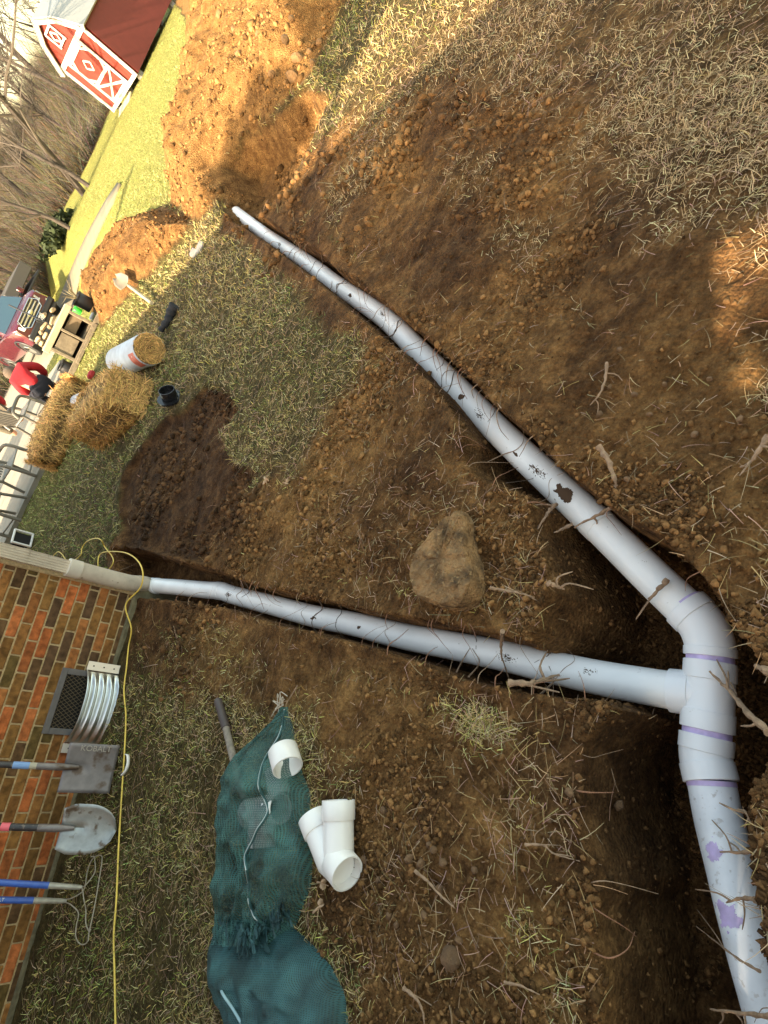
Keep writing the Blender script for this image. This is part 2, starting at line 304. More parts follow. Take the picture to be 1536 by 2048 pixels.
# ------------------------------------------------------------------ scatter: blades, litter, clods
def scat(n, r0, r1, t0=-1.25, t1=1.35, pw=0.):
    u = rng.random(n); r = np.exp(math.log(r0)+u*math.log(r1/r0)); t = t0+(t1-t0)*rng.random(n); return r*np.sin(t), r*np.cos(t), r
def blades(name, x, y, z, L, wd, lean, cols, label, cat, segs=2, flat=0.):
    n = len(x); az = rng.random(n)*2*math.pi; dx, dy = np.cos(az), np.sin(az); tw = rng.random(n)*2*math.pi; px, py = np.cos(tw), np.sin(tw)
    out = []; cc = []
    for k in range(segs+1):
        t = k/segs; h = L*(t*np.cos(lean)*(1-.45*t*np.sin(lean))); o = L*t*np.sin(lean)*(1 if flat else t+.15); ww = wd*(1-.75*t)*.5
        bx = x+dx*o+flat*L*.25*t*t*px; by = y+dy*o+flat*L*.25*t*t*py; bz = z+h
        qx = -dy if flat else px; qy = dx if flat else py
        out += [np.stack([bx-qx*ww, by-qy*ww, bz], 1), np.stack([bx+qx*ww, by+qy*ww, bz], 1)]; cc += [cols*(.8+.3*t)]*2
    m = 2*(segs+1); V = np.stack(out, 1).reshape(-1, 3); CC = np.stack(cc, 1).reshape(-1, 3)
    b = np.arange(n)[:, None]*m; Fq = np.concatenate([b+np.array([2*k, 2*k+1, 2*k+3, 2*k+2]) for k in range(segs)], 0)
    return tag(fast(name, V, Fq, M_BL, CC), label, cat, kind='stuff')
M_BL = mat('blade', (1, 1, 1), .85, attr=True, spec=.2)
SLABS = [np.array([(-1.45,9.3),(-.55,10.6),(-.1,12.2),(-1.0,13.4),(-9,13.4),(-9,9.2),(-3.2,9.2)])]
def wallside(x, y): return (-.39*x+.92*y > 4.0) & (.92*x+.39*y < .52) & (y > 0)
GREEN = GA([(60,1080),(100,920),(180,900),(260,880),(330,760),(250,900),(235,1000),(225,1090),(120,1110)])
def lawn_cols(x, y, n):
    g = np.clip(.30+1.0*fbm(x, y, .9, 3, 141)+.9*ss(sdf(GREEN, x, y), .5, -.2)+.45*ss(np.hypot(x, y), 8, 14)+.25*ss(x, -1.2, -2.4), 0, 1)
    g = g-.12*ss(3.5-(-.39*x+.92*y), 0, 1.5); g = g*(1-.88*dryz(x, y)); dd_ = np.minimum(np.minimum(sdf(LOW, x, y), sdf(ISLD, x, y)), sdf(RGT, x, y)); g = g*(1-.75*ss(dd_, 0, -.3)); g = (rng.random(n) < g*.62)
    v = (.45+1.25*rng.random(n)**1.3)[:, None]; fa = ss(np.hypot(x, y), 6.5, 10)[:, None]
    straw = np.array([.50, .36, .15])+(rng.random((n, 3))-.5)*.12; gre = np.array([.165, .20, .05])+(rng.random((n, 3))-.5)*.05
    gre = gre*(1-fa)+np.array([.27, .32, .085])*fa; straw = straw*(1-fa)+np.array([.40, .37, .14])*fa; dz = dryz(x, y)[:, None]; straw = straw*(1-dz)+np.array([.50, .34, .185])*dz; c = np.where(g[:, None], gre, straw)*v*1.12; return np.clip(c, .01, .7)
x, y, r = scat(620000, .5, 40)
cl_, dk_, gr_, di_ = masks(x, y); keep = (rng.random(len(x)) < gr_*np.clip(.75+1.1*fbm(x, y, 3.2, 3, 171)+ss(r, 6, 8), .15, 1)) & ~wallside(x, y) & (sdf(EXC, x, y) > .01) & (r > .5)
keep &= (sdf(SLABS[0], x, y) > .05)
x, y, r = x[keep], y[keep], r[keep]; n = len(x); z = ter(x, y)
sc = np.clip(r/4., .75, 2.1)
L_ = (.024+.036*rng.random(n)**1.5)*np.clip(sc, .8, 1.5); lean = .5+.9*rng.random(n)
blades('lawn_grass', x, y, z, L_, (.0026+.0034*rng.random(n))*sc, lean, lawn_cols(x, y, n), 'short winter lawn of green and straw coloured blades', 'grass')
x, y, r = scat(80000, .35, 14)
cl_, dk_, gr_, di_ = masks(x, y)
pr = .07+.75*np.clip(gr_+ss(fbm(x, y, 1.3, 3, 151), .12, .5)*.45, 0, 1); pr *= np.where(ss(sdf(SOD, x, y), 0, -.1) > .5, .35, 1)
keep = (rng.random(len(x)) < pr) & ~wallside(x, y) & (sdf(EXC, x, y) > .0) & (sdf(HEAP1, x, y) > -.1) & (sdf(SLABS[0], x, y) > .05)
x, y, r = x[keep], y[keep], r[keep]; n = len(x); z = ter(x, y)+.006
v = (.45+.75*rng.random(n))[:, None]; c = (np.array([.52, .34, .19])+(rng.random((n, 3))-.5)*.12)*v
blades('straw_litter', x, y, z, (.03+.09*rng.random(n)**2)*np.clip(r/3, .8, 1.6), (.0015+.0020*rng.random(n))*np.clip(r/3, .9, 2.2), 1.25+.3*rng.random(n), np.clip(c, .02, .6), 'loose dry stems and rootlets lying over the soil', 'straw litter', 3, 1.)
_ph = (1+5**.5)/2
IV = np.array([(-1, _ph, 0), (1, _ph, 0), (-1, -_ph, 0), (1, -_ph, 0), (0, -1, _ph), (0, 1, _ph), (0, -1, -_ph), (0, 1, -_ph), (_ph, 0, -1), (_ph, 0, 1), (-_ph, 0, -1), (-_ph, 0, 1)])/1.9
IF = np.array([(0,11,5),(0,5,1),(0,1,7),(0,7,10),(0,10,11),(1,5,9),(5,11,4),(11,10,2),(10,7,6),(7,1,8),(3,9,4),(3,4,2),(3,2,6),(3,6,8),(3,8,9),(4,9,5),(2,4,11),(6,2,10),(8,6,7),(9,8,1)])
M_CLOD = mat('clod', (1, 1, 1), .95, attr=True, spec=.15, var=.25, scale=120, bump=.004, bscale=180)
def clods(name, x, y, z, s, cols, label, cat, kind='stuff'):
    n = len(x); V = IV[None]*(.35+1.15*rng.random((n, 12, 1))**.7)*(s[:, None, None])*(.5+.8*rng.random((n, 1, 3)))
    V = V+np.stack([x, y, z], 1)[:, None]; Fq = (IF[None]+np.arange(n)[:, None, None]*12).reshape(-1, 3)
    return tag(fast(name, V.reshape(-1, 3), Fq, M_CLOD, np.repeat(cols, 12, 0)), label, cat, kind=kind)
x, y, r = scat(300000, .3, 15)
cl_, dk_, gr_, di_ = masks(x, y); nn = fbm(x, y, 2.4, 4, 161)
hp = np.maximum(ss(sdf(HEAP1, x, y), 0, -.1), ss(sdf(HEAP2, x, y), 0, -.1))
pr = di_*(1-gr_)*np.clip(.02+2.4*nn+.9*hp+.3*ss(sdf(SOD, x, y), 0, -.05), .04, 1); keep = (rng.random(len(x)) < pr) & ~wallside(x, y)
x, y, r, cl_, dk_, hp = x[keep], y[keep], r[keep], cl_[keep], dk_[keep], hp[keep]; n = len(x); z = ter(x, y)
s = (.0024+.013*rng.random(n)**4.2)*np.clip(r/2.2, .75, 2.4)*(1-.1*hp)
inx = sdf(EXC, x, y) < 0; s = np.where(inx, s*.8, s)
base = np.array([.20, .098, .036])*(1-cl_[:, None])+np.array([.27, .145, .052])*cl_[:, None]; base = base*(1-dk_[:, None])+np.array([.055, .028, .014])*dk_[:, None]
c = base*(.35+1.3*rng.random((n, 1))**1.3)
clods('soil_crumbs', x, y, z+s*.25, s, c, 'crumbs and small clods of brown soil and clay', 'soil crumbs')
# ------------------------------------------------------------------ house
EA = np.array([.9206, .3906]); EP = np.array([-.3906, .9206])
def pa(p, a, z=0.): q = EP*p+EA*a; return Vector((q[0], q[1], z))
W0 = Vector((-1.403, 4.044, .805)); WU = Vector((-.9001, -.4356, 0)).normalized(); WN = Vector((.4356, -.9001, 0)).normalized(); ZV = Vector((0, 0, 1))
def WP(px, py, off=0.):                                    # line of sight met with the brick wall plane
    o = Vector((0, 0, H)); r = Vector(M @ np.array([(px-768)/F, (py-1024)/F, 1.])); q = W0+WN*off
    return o+r*((q-o).dot(WN)/r.dot(WN))
M_BRICK = mat('brick', (1, 1, 1), .9, attr=True, var=.42, scale=26, bump=.004, bscale=120, spec=.2)
M_MORT = mat('mortar', (.52, .375, .20), .95, var=.25, scale=60, bump=.004, bscale=150)
M_ROOF = mat('shingle', (.10, .09, .085), .95, var=.3, scale=30)
M_DARK = mat('void', (.012, .010, .009), .9)
PAL = [(.43, .125, .038), (.40, .125, .040), (.34, .13, .040), (.27, .12, .036), (.24, .115, .034), (.115, .062, .028), (.10, .055, .028), (.125, .080, .026), (.20, .10, .03)]
house = thing('brick_house', W0*1.0-Vector((0, 0, .805)), 'brick house in brown and orange brick with tan mortar and white downspout', 'house')
def brickwall(name, o, u, nrm, s0, s1, z0, z1, par, hole=None):
    R3 = Matrix((u, nrm, ZV)).transposed(); mb = MB(); mm = MB(); rr_ = random.Random(5)
    z = o.z; v0 = int(math.floor((o.z-z1)/.0677)); v1 = int(math.ceil((o.z-z0)/.0677))
    for v in range(v0, v1):
        zc = o.z-(v+.5)*.0677; k = math.floor(s0/.2032)-1
        while (k+(.5 if v % 2 == 0 else 0))*.2032 < s1:
            a = (k+(.5 if v % 2 == 0 else 0))*.2032; b = a+.2032; k += 1
            a = max(a, s0); b = min(b, s1)
            if b-a < .014: continue
            if hole and a < hole[1] and b > hole[0] and zc-.03 < hole[3] and zc+.03 > hole[2]: 
                if a < hole[0]: b = hole[0]
                elif b > hole[1]: a = hole[1]
                else: continue
                if b-a < .02: continue
            g = .0055; c = rr_.choice(PAL); f_ = rr_.uniform(.8, 1.25); c = tuple(q*f_ for q in c)
            mb.box(Vector((o.x, o.y, zc))+u*((a+b)/2)-nrm*(.045-rr_.uniform(0, .002)), (b-a-2*g+rr_.uniform(-.002, .002), .09, .0677-2*g+rr_.uniform(-.001, .0015)), R3, c, bev=.0035)
    ob = mb.build(name, M_BRICK, par, smooth=False)
    mm.box(Vector((o.x, o.y, (z0+z1)/2))+u*((s0+s1)/2)-nrm*.056, (s1-s0, .1, z1-z0), R3); mm.build('mortar_bed', M_MORT, ob, smooth=False)
    return ob
c1 = WP(125.7, 1334.5); c2 = WP(138, 1470.6); vs0 = (c1-W0).dot(WU); vs1 = (c2-W0).dot(WU); vz1 = c1.z; vz0 = .05
HOLE = (vs0+.01, vs1-.01, vz0+.02, vz1-.02)
SD = (WP(150, 1138, .06)-W0).dot(WU)-.035
brickwall('wall', W0, WU, WN, SD, 3.62, .03, 2.35, house, HOLE)
corner = W0+WU*SD; cb = Vector((corner.x, corner.y, .805))
e0 = cb-WN*6.3-WU*(-1.2); ud = (Vector((cb.x, cb.y, 0))-Vector((e0.x, e0.y, 0))).normalized(); nd = Vector((-ud.y, ud.x, 0))*-1
if nd.dot(WU) > 0: nd = -nd
brickwall('end_wall', cb, -ud, nd, .0, 6.3, -.0, 2.35, house)
wq = W0+WU*3.55; wf = -WN if (-WN).dot(WN) > 0 else WN
wing0 = Vector((wq.x, wq.y, .805)); wn = -WU
brickwall('shade_wing_wall', wing0, WN, wn, .0, 3.67, -.0, 4.15, house)  # unseen wing, shaped to throw the shade over the near ground
m = MB(); R3 = Matrix((WU, WN, ZV)).transposed()
m.box(W0+WU*((SD+3.62)/2+.02)-WN*.035+Vector((0, 0, -.805-.24)), (3.62-SD, .115, .54), R3, bev=.01); m.build('foundation', mat('parging', (.16, .135, .075), .95, var=.35, scale=14, bump=.01, bscale=40), house)
m = MB(); A = cb+WN*.12-WU*.1; B = wing0+WN*.1; Cc = wing0-WN*6.4; D = e0-WU*.12
for zz_, hh_ in ((2.36, 0),):
    P = [Vector((q.x, q.y, 2.36)) for q in (A, B, Cc, D)]; mid1 = (P[0]+P[3])/2+WU*2.4+ZV*.95; mid2 = (P[1]+P[2])/2+ZV*.95; Q = [q+ZV*.1 for q in P]
    m.add(P+Q+[mid1, mid2], [(3, 2, 1, 0), (0, 1, 5, 4), (1, 2, 6, 5), (2, 3, 7, 6), (3, 0, 4, 7), (4, 5, 9, 8), (6, 7, 8, 9), (7, 4, 8), (5, 6, 9)])
m.build('roof', M_ROOF, house, smooth=False)
m = MB(); q0 = wing0+wn*.12; q1 = q0+WN*3.60; q2 = q1-wn*2.1; q3 = q0-wn*2.1  # roof of the unseen wing, its eave set by the shadow edge
P = [Vector((q.x, q.y, 4.16)) for q in (q0, q1, q2, q3)]; Q = [q+ZV*.1 for q in P]
m.add(P+Q, [(3, 2, 1, 0), (4, 5, 6, 7), (0, 1, 5, 4), (1, 2, 6, 5), (2, 3, 7, 6), (3, 0, 4, 7)]); m.build('shade_wing_roof', M_ROOF, house, smooth=False)
# added unseen porch: gap between back wall and roof shapes the sunlit patch
pq = wing0+WN*3.66; m = MB(); m.box(Vector((pq.x, pq.y, 1.2))+WN*2.2, (.12, 4.36, 2.4), R3); m.build('shade_porch_wall', mat('siding', (.5, .48, .42), .8), house, smooth=False)
m = MB(); m.box(Vector((pq.x, pq.y, 2.92))+WN*2.2+wn*1.1, (2.5, 4.4, .1), R3); m.build('shade_porch_roof', M_ROOF, house, smooth=False)
for k in (1.2, 2.7, 4.3):
    m = MB(); m.box(Vector((pq.x, pq.y, 1.43))+WN*k+wn*2.28, (.1, .1, 2.86), R3, bev=.008); m.build('shade_porch_post', mat('post_paint', (.6, .6, .58), .6), house)
# crawl space vent
M_VF = mat('vent_metal', (.15, .135, .13), .6, var=.15, scale=20)
vcx = (vs0+vs1)/2; vcz = (vz0+vz1)/2; W2 = (vs1-vs0); H2 = vz1-vz0; O = Vector((W0.x, W0.y, 0))
m = MB(); m.box(O+WU*vcx+ZV*vcz-WN*.014, (W2-.01, .02, H2-.01), R3); vent = m.build('vent', M_DARK, house, False)
m = MB(); b_ = .038
for c_, d_ in ((O+WU*vcx+ZV*(vz1-b_/2), (W2, .03, b_)), (O+WU*vcx+ZV*(vz0+b_/2), (W2, .03, b_)), (O+WU*(vs0+b_/2)+ZV*vcz, (b_, .03, H2-2*b_)), (O+WU*(vs1-b_/2)+ZV*vcz, (b_, .03, H2-2*b_))): m.box(c_-WN*.002, d_, R3, bev=.003)
m.build('frame', M_VF, vent)
m = MB(); n_ = 13
for k in range(-4, n_+3):
    for sg in (-1, 1):
        pts = []
        for t in (0, 1):
            ss_ = vs0+b_+(k/n_)*(W2-2*b_)+(t if sg > 0 else (1-t))*.16-.02; pts.append((ss_, vz0+b_+t*(H2-2*b_)))
        (sa, za), (sb, zb) = pts; lo, hi = vs0+b_, vs1-b_
        if min(sa, sb) > hi or max(sa, sb) < lo: continue
        def cl2(s_, z_, s2, z2):
            if s_ < lo: t = (lo-s_)/(s2-s_); return lo, z_+(z2-z_)*t
            if s_ > hi: t = (hi-s_)/(s2-s_); return hi, z_+(z2-z_)*t
            return s_, z_
        p1 = cl2(sa, za, sb, zb); p2 = cl2(sb, zb, sa, za)
        m.tube([O+WU*p1[0]+ZV*p1[1]+WN*(.004+.002*sg), O+WU*p2[0]+ZV*p2[1]+WN*(.004+.002*sg)], .0018, 5)
m.build('lattice', mat('rusty_wire', (.14, .10, .055), .8), vent)
# downspout on the corner
M_DS = mat('downspout_paint', (.52, .44, .345), .5, var=.12, scale=12, wear=((.2, .16, .12), 25, .66))
db = WP(150, 1138, .06); dsx = Vector((db.x, db.y, 0)); m = MB()
prof = []
for k in range(11): prof.append((-.043+.0086*k, .024 if k % 2 else .029))
pp = prof+[(.045, .02), (.045, -.02)]+[(-x_, -y_) for x_, y_ in prof]+[(-.045, -.02), (-.045, .02)]
P = [[dsx+WU*a_+WN*b_+ZV*z_ for a_, b_ in pp] for z_ in (db.z-.04, db.z+.5, db.z+1.1, 2.4)]
m.grid(P, closeu=True); dso = m.build('downspout', M_DS, house, angle=20)
m = MB(); zb_ = WP(48, 1112, .06).z; P = [[dsx+WU*a_*1.05+WN*b_*1.12+ZV*z_ for a_, b_ in pp] for z_ in (zb_-.02, zb_+.02)]; m.grid(P, closeu=True); m.build('strap', M_DS, dso, angle=20)
# ------------------------------------------------------------------ drain pipeline
M_PVC = mat('pvc', (.90, .89, .88), .30, var=.06, scale=6, wear=((.20, .15, .11), 55, .70), bump=.0004, bscale=90)
M_FIT = mat('pvc_fitting', (.88, .88, .90), .28, var=.04, scale=5, wear=((.3, .24, .2), 90, .74))
M_CREAM = mat('cream_pvc', (.52, .44, .35), .5, var=.15, scale=14, wear=((.25, .19, .13), 30, .66))
M_PUR = mat('purple_primer', (.60, .48, .78), .4, var=.2, scale=30)
M_SMUDGE = mat('soil_smudge', (.085, .046, .024), .95)
pipe = thing('drain_pipeline', G(1418, 1390, -.5), 'white pvc drain pipeline lying in the trenches and joining at a tee', 'drain pipe')
def cr(P, n=8):                                            # Catmull-Rom
    P = [Vector(p) for p in P]; P = [P[0]*2-P[1]]+P+[P[-1]*2-P[-2]]; o = []
    for i in range(1, len(P)-2):
        for k in range(n):
            t = k/n; a, b, c, d = P[i-1:i+3]; o.append(.5*((2*b)+(c-a)*t+(2*a-5*b+4*c-d)*t*t+(3*b-a-3*c+d)*t**3))
    o.append(P[-2]); return o
RM, RB = .0615, .0565
def c3(px, py, z): return Vector(G(px, py, z))
MAINP = [(473,425,-.15),(531,469,-.16),(613,524,-.165),(671,568,-.17),(767,634,-.175),(840,705,-.18),(918,782,-.185),(1012,877,-.19),(1116,975,-.2),(1208,1061,-.215),(1313,1163,-.235),(1380,1226,-.25)]
mp = cr([c3(*q) for q in MAINP], 8); m = MB(); m.tube(mp, RM, 40); m.build('long_pipe', M_PVC, pipe)
def ring(a, b, r, name, mt, par=pipe, n=40):
    m = MB(); a = Vector(a); b = Vector(b); d = (b-a).normalized(); e = .002
    m.tube([a, a+d*e*.6, b-d*e*.6, b], [r-e, r, r, r-e], n); return m.build(name, mt, par)
for i_, w_ in ((20, .09), (34, .09), (70, .05)):
    a = mp[i_]; dd = (mp[i_+1]-mp[i_]).normalized(); ring(a, a+dd*w_, RM+.002, 'coupling', M_PVC)
ef = cr([c3(1372,1215,-.249), c3(1402,1247,-.256), c3(1418,1283,-.262), c3(1420,1311,-.266)], 5)
m = MB(); m.tube(ef, RM+.0065, 40); elb = m.build('elbow', M_FIT, pipe)
ring(ef[0]-(ef[1]-ef[0]).normalized()*.003, ef[3], RM+.0095, 'socket_rim', M_FIT, elb); ring(ef[-4], ef[-1]+(ef[-1]-ef[-2]).normalized()*.002, RM+.0095, 'socket_rim', M_FIT, elb)
ring(ef[0]-(ef[1]-ef[0]).normalized()*.012, ef[0], RM+.001, 'primer_band', M_PUR, elb)
T0, T1 = c3(1420, 1325, -.267), c3(1414, 1458, -.275); TC = c3(1418, 1390, -.271)
ring(ef[-1]-(ef[-1]-ef[-2]).normalized()*.01, T0, RM+.002, 'primer_band', M_PUR, elb)
tee = ring(T0, T1, RM+.006, 'tee', M_FIT)
td = (T1-T0).normalized(); ring(T0-td*.002, T0+td*.05, RM+.0095, 'socket_rim', M_FIT, tee); ring(T1-td*.05, T1+td*.002, RM+.0095, 'socket_rim', M_FIT, tee)
L0 = c3(1413, 1472, -.276); L1 = c3(1411, 1514, -.276); L2 = c3(1422, 1563, -.273)
ring(T1, L0, RM+.002, 'primer_band', M_PUR, tee)
lf = cr([L0, L1, L2], 8); m = MB(); m.tube(lf, RM+.0065, 40); lel = m.build('elbow', M_FIT, pipe)
ring(lf[0], lf[6], RM+.0095, 'socket_rim', M_FIT, lel); ring(lf[-7], lf[-1], RM+.0095, 'socket_rim', M_FIT, lel)
lowp = cr([L2, c3(1437,1640,-.27), c3(1463,1740,-.262), c3(1490,1845,-.255), c3(1530,1985,-.25), c3(1570,2110,-.245), c3(1660,2350,-.24)], 8)
m = MB(); m.tube(lowp, RM, 40); lpo = m.build('near_pipe', mat('pvc_scuffed', (.82, .84, .88), .4, var=.14, scale=9, wear=((.62, .60, .60), 60, .6)), pipe); ring(lowp[0], lowp[0]+(lowp[1]-lowp[0]).normalized()*.014, RM+.001, 'primer_band', M_PUR, lel)
BR = [(301,1171,-.10),(350,1174,-.12),(412,1180,-.14),(442,1182,-.15),(473,1192,-.155),(551,1212,-.165),(630,1233,-.175),(708,1248,-.185),(800,1271,-.195),(898,1290,-.21),(995,1309,-.22),(1093,1332,-.235),(1191,1354,-.245),(1256,1366,-.255),(1345,1381,-.266)]
bp_ = cr([c3(*q) for q in BR], 6); m = MB(); m.tube(bp_, RB, 36); m.build('branch_pipe', M_PVC, pipe)
ring(bp_[16], bp_[19], RB+.002, 'coupling', M_PVC)
bd = (TC-bp_[-1]).normalized(); ring(bp_[-1]-bd*.004, TC, RB+.0045, 'branch_socket', M_FIT, tee); ring(bp_[-1]-bd*.006, bp_[-1]+bd*.052, RB+.008, 'socket_rim', M_FIT, tee)
# cream riser from the downspout down to the branch
rt_ = [Vector((db.x, db.y, db.z+.045)), Vector((db.x, db.y, db.z-.06)), Vector((db.x, db.y, .12)), c3(283, 1167, .0), c3(301, 1171, -.10), bp_[2]]
rp = cr(rt_, 6); m = MB(); m.tube(rp, RB+.002, 32); ris = m.build('riser', M_CREAM, pipe)
ring(Vector((db.x, db.y, db.z+.05)), Vector((db.x, db.y, db.z-.035)), RB+.006, 'adapter', mat('adapter', (.62, .55, .46), .45, var=.1), ris); m = MB()
m.tube([bp_[0]+(bp_[0]-bp_[1])*.3, bp_[2]], RB+.004, 32); m.build('coupling', M_PVC, pipe)
def patch(path, i, ang, sl, sa, r, mt, name, par, seed, th=.34):
    c = path[i]; d = (path[i+1]-path[i]).normalized(); u = d.cross(ZV).normalized(); v = u.cross(d); m = MB(); n = 40; idx = {}; V_ = []; F_ = []
    for a in range(n+1):
        for b in range(n+1):
            s_ = (a/n-.5)*sl; t_ = ang+(b/n-.5)*sa/r; V_.append(c+d*s_+(v*math.cos(t_)+u*math.sin(t_))*(r+.0008))
    for a in range(n):
        for b in range(n):
            x_ = (a+.5)/n-.5; y_ = (b+.5)/n-.5
            if math.hypot(x_, y_)+.22*float(fbm(a*1., b*1., (.13 if seed < 60 else .55), 4, seed))*(1.2 if seed < 60 else 2.6) < th: F_.append((a*(n+1)+b, a*(n+1)+b+1, (a+1)*(n+1)+b+1, (a+1)*(n+1)+b))
    m.add(V_, F_); return m.build(name, mt, par)
patch(lowp, 13, .25, .07, .055, RM, M_PUR, 'primer_stain', lpo, 3); patch(lowp, 23, .35, .08, .085, RM, M_PUR, 'primer_stain', lpo, 9)
for q_, (i_, a_, l_, w_, t0_) in enumerate([(12, .1, .12, .05, .14), (33, -.1, .14, .05, .10), (53, .0, .16, .06, .06), (62, .1, .16, .06, .10)]): patch(mp, i_, a_, l_, w_, RM, M_SMUDGE, 'soil_smear', pipe, 70+q_, t0_)
for q_, (i_, a_, l_, w_, t0_) in enumerate([(24, .1, .12, .05, .12), (62, .1, .14, .05, .06), (72, -.2, .10, .05, .02)]): patch(bp_, i_, a_, l_, w_, RB, M_SMUDGE, 'soil_smear', pipe, 90+q_, t0_)
patch(mp, 66, -.05, .13, .07, RM, M_SMUDGE, 'soil_smear', pipe, 5, .3); patch(mp, 59, .2, .12, .05, RM, M_SMUDGE, 'soil_smear', pipe, 15, .12)
patch(mp, 28, .2, .12, .05, RM, M_SMUDGE, 'soil_smear', pipe, 25, .2); patch(bp_, 44, .2, .1, .05, RB, M_SMUDGE, 'soil_smear', pipe, 35, .15); patch(bp_, 37, .2, .1, .05, RB, M_SMUDGE, 'soil_smear', pipe, 36, .17); patch(mp, 50, .1, .1, .05, RM, M_SMUDGE, 'soil_smear', pipe, 37, .2)
# ------------------------------------------------------------------ window well against the wall
M_GALV = mat('galvanised', (.66, .68, .67), .34, var=.12, scale=7, metal=1.0)
a0 = WP(170, 1338, .03); a1 = WP(134, 1486, .03); ww0 = (a0-W0).dot(WU); ww1 = (a1-W0).dot(WU); wtop = a0.z-.01
ww = thing('window_well', (W0+WU*((ww0+ww1)/2)+WN*.1)-ZV*W0.z, 'ribbed galvanised steel window well standing against the brick wall', 'window well')
m = MB(); P = []; NZ = 60; NA = 32
for i in range(NZ+1):
    z_ = wtop-(wtop+.02)*i/NZ; rib = .011*math.cos(2*math.pi*i/NZ*4.5); row = []
    for j in range(NA+1):
        t = j/NA; s_ = ww0+(ww1-ww0)*t; dep_ = .12*(1-abs(2*t-1)**2.6)+rib*min(1, 6*t, 6*(1-t)); q = W0+WU*s_+WN*(.045+dep_+.05*i/NZ); row.append(Vector((q.x, q.y, z_)))
    P.append(row)
m.grid(P); wwo = m.build('ribbed_shell', M_GALV, ww, angle=60); sm_ = wwo.modifiers.new('thickness', 'SOLIDIFY'); sm_.thickness = .003
m = MB(); m.tube(P[0], .005, 8); m.build('rolled_rim', M_GALV, ww)
for s_ in (ww0-.028, ww1+.028):
    m = MB(); cz_ = wtop/2+.005; qa = W0+WU*s_+WN*.052; qb = W0+WU*s_+WN*.098; ax = Vector((qb.x-qa.x, qb.y-qa.y, -wtop)).normalized()
    Rf = Matrix((WU, ax.cross(WU), ax)).transposed(); m.box(Vector(((qa.x+qb.x)/2, (qa.y+qb.y)/2, cz_)), (.058, .003, wtop+.01), Rf, bev=.001); fl = m.build('flange', mat('flange_metal', (.68, .60, .52), .4, metal=.6), ww)
    for k in (-.33, 0, .33):
        m = MB(); m.box(Vector(((qa.x+qb.x)/2, (qa.y+qb.y)/2, cz_))+ax*k*wtop+ax.cross(WU)*(-.002 if ax.cross(WU).dot(WN) < 0 else .002), (.009, .002, .009), Rf); m.build('bolt_hole', M_DARK, fl, False)
# ------------------------------------------------------------------ tools leaning on the wall
def leanpt(base, px, py, px2, py2, length):                # wall point further along the handle's line of sight
    best = None
    for k in range(200):
        x_ = px+(px2-px)*k/30.; y_ = py+(py2-py)*k/30.; q = WP(x_, y_, .03); d = abs((q-base).length-length)
        if best is None or d < best[0]: best = (d, q)
    return best[1]
def tool(name, base_px, far_px, length, label, cat, zb=0.02, group=None):
    b = GT(*base_px); b.z += zb; top = leanpt(b, base_px[0], base_px[1], far_px[0], far_px[1], length)
    return thing(name, (b.x, b.y, b.z), label, cat, group), b, top
def frame(b, top, side=None):
    ax = (top-b).normalized(); sd_ = (side or ZV.cross(ax)).normalized(); sd_ = (sd_-ax*sd_.dot(ax)).normalized(); return ax, sd_, ax.cross(sd_)
M_HBLK = mat('black_handle', (.035, .030, .030), .45, var=.3, scale=30, wear=((.16, .12, .09), 40, .6)); M_BLADE = mat('dirty_steel', (.20, .175, .17), .5, var=.2, scale=18, metal=.35, wear=((.10, .065, .045), 9, .56))
M_STL = mat('scoured_steel', (.34, .34, .32), .38, var=.15, scale=25, metal=.6, wear=((.14, .10, .07), 14, .58)); M_WOODH = mat('wood_handle', (.20, .14, .09), .7, var=.3, scale=40)
def bladegrid(b, ax, sd_, nn, outline, dish, L, mt, name, par, th=.0025):
    m = MB(); P = []
    for i in range(17):
        t = i/16; w0, w1 = outline(t); row = []
        for j in range(13):
            u_ = j/12*2-1; x_ = w0+(w1-w0)*(j/12); y_ = t*L; row.append(b+ax*y_+sd_*x_+nn*(dish*(u_*u_)-(.012 if abs(u_) < .12 and t > .55 else 0)))
        P.append(row)
    m.grid(P); o = m.build(name, mt, par, angle=60); q = o.modifiers.new('thickness', 'SOLIDIFY'); q.thickness = th; return o
def lathe(m, path, rs, n=14): m.tube(path, rs, n)
def PX(p):
    c = M.T @ (np.array(p)-np.array([0, 0, H])); return 768+F*c[0]/c[2]
def kat(b, ax, nn, px): return min((abs(PX(b+ax*k+nn*.012)-px), k) for k in [i*.004 for i in range(40, 360)])[1]
# square shovel
t_, b, top = tool('square_shovel', (236, 1538), (0, 1528), 1.45, 'square mouthed steel shovel leaning on the brick wall beside the window well', 'shovel')
ax, sd_, nn = frame(b, top, WU*-1)
if nn.dot(WN) < 0: nn = -nn
bladegrid(b, ax, sd_, nn, lambda t: (-.135, .135), .018, .28, M_BLADE, 'blade', t_)
m = MB(); m.tube([b+ax*.20+nn*.004, b+ax*.30+nn*.012, b+ax*.42+nn*.012], [.012, .021, .019], 14); m.build('socket', M_BLADE, t_)
hp_ = lambda k: b+ax*k+nn*.012
m = MB(); k1, k2, k3 = kat(b, ax, nn, 75), kat(b, ax, nn, 59), kat(b, ax, nn, 26); m.tube([hp_(.40), hp_(k1)], .0175, 14); m.build('shaft', M_WOODH, t_); m = MB(); m.tube([hp_(k1), hp_(k2)], .0185, 14); m.build('collar', mat('pale_collar', (.45, .40, .30), .6), t_)
m = MB(); m.tube([hp_(k2), hp_(k3)], .0195, 14); m.build('blue_band', mat('blue_band', (.20, .34, .62), .5, var=.1), t_); m = MB(); m.tube([hp_(k3), hp_(1.45)], .0185, 14); m.build('grip', M_HBLK, t_)
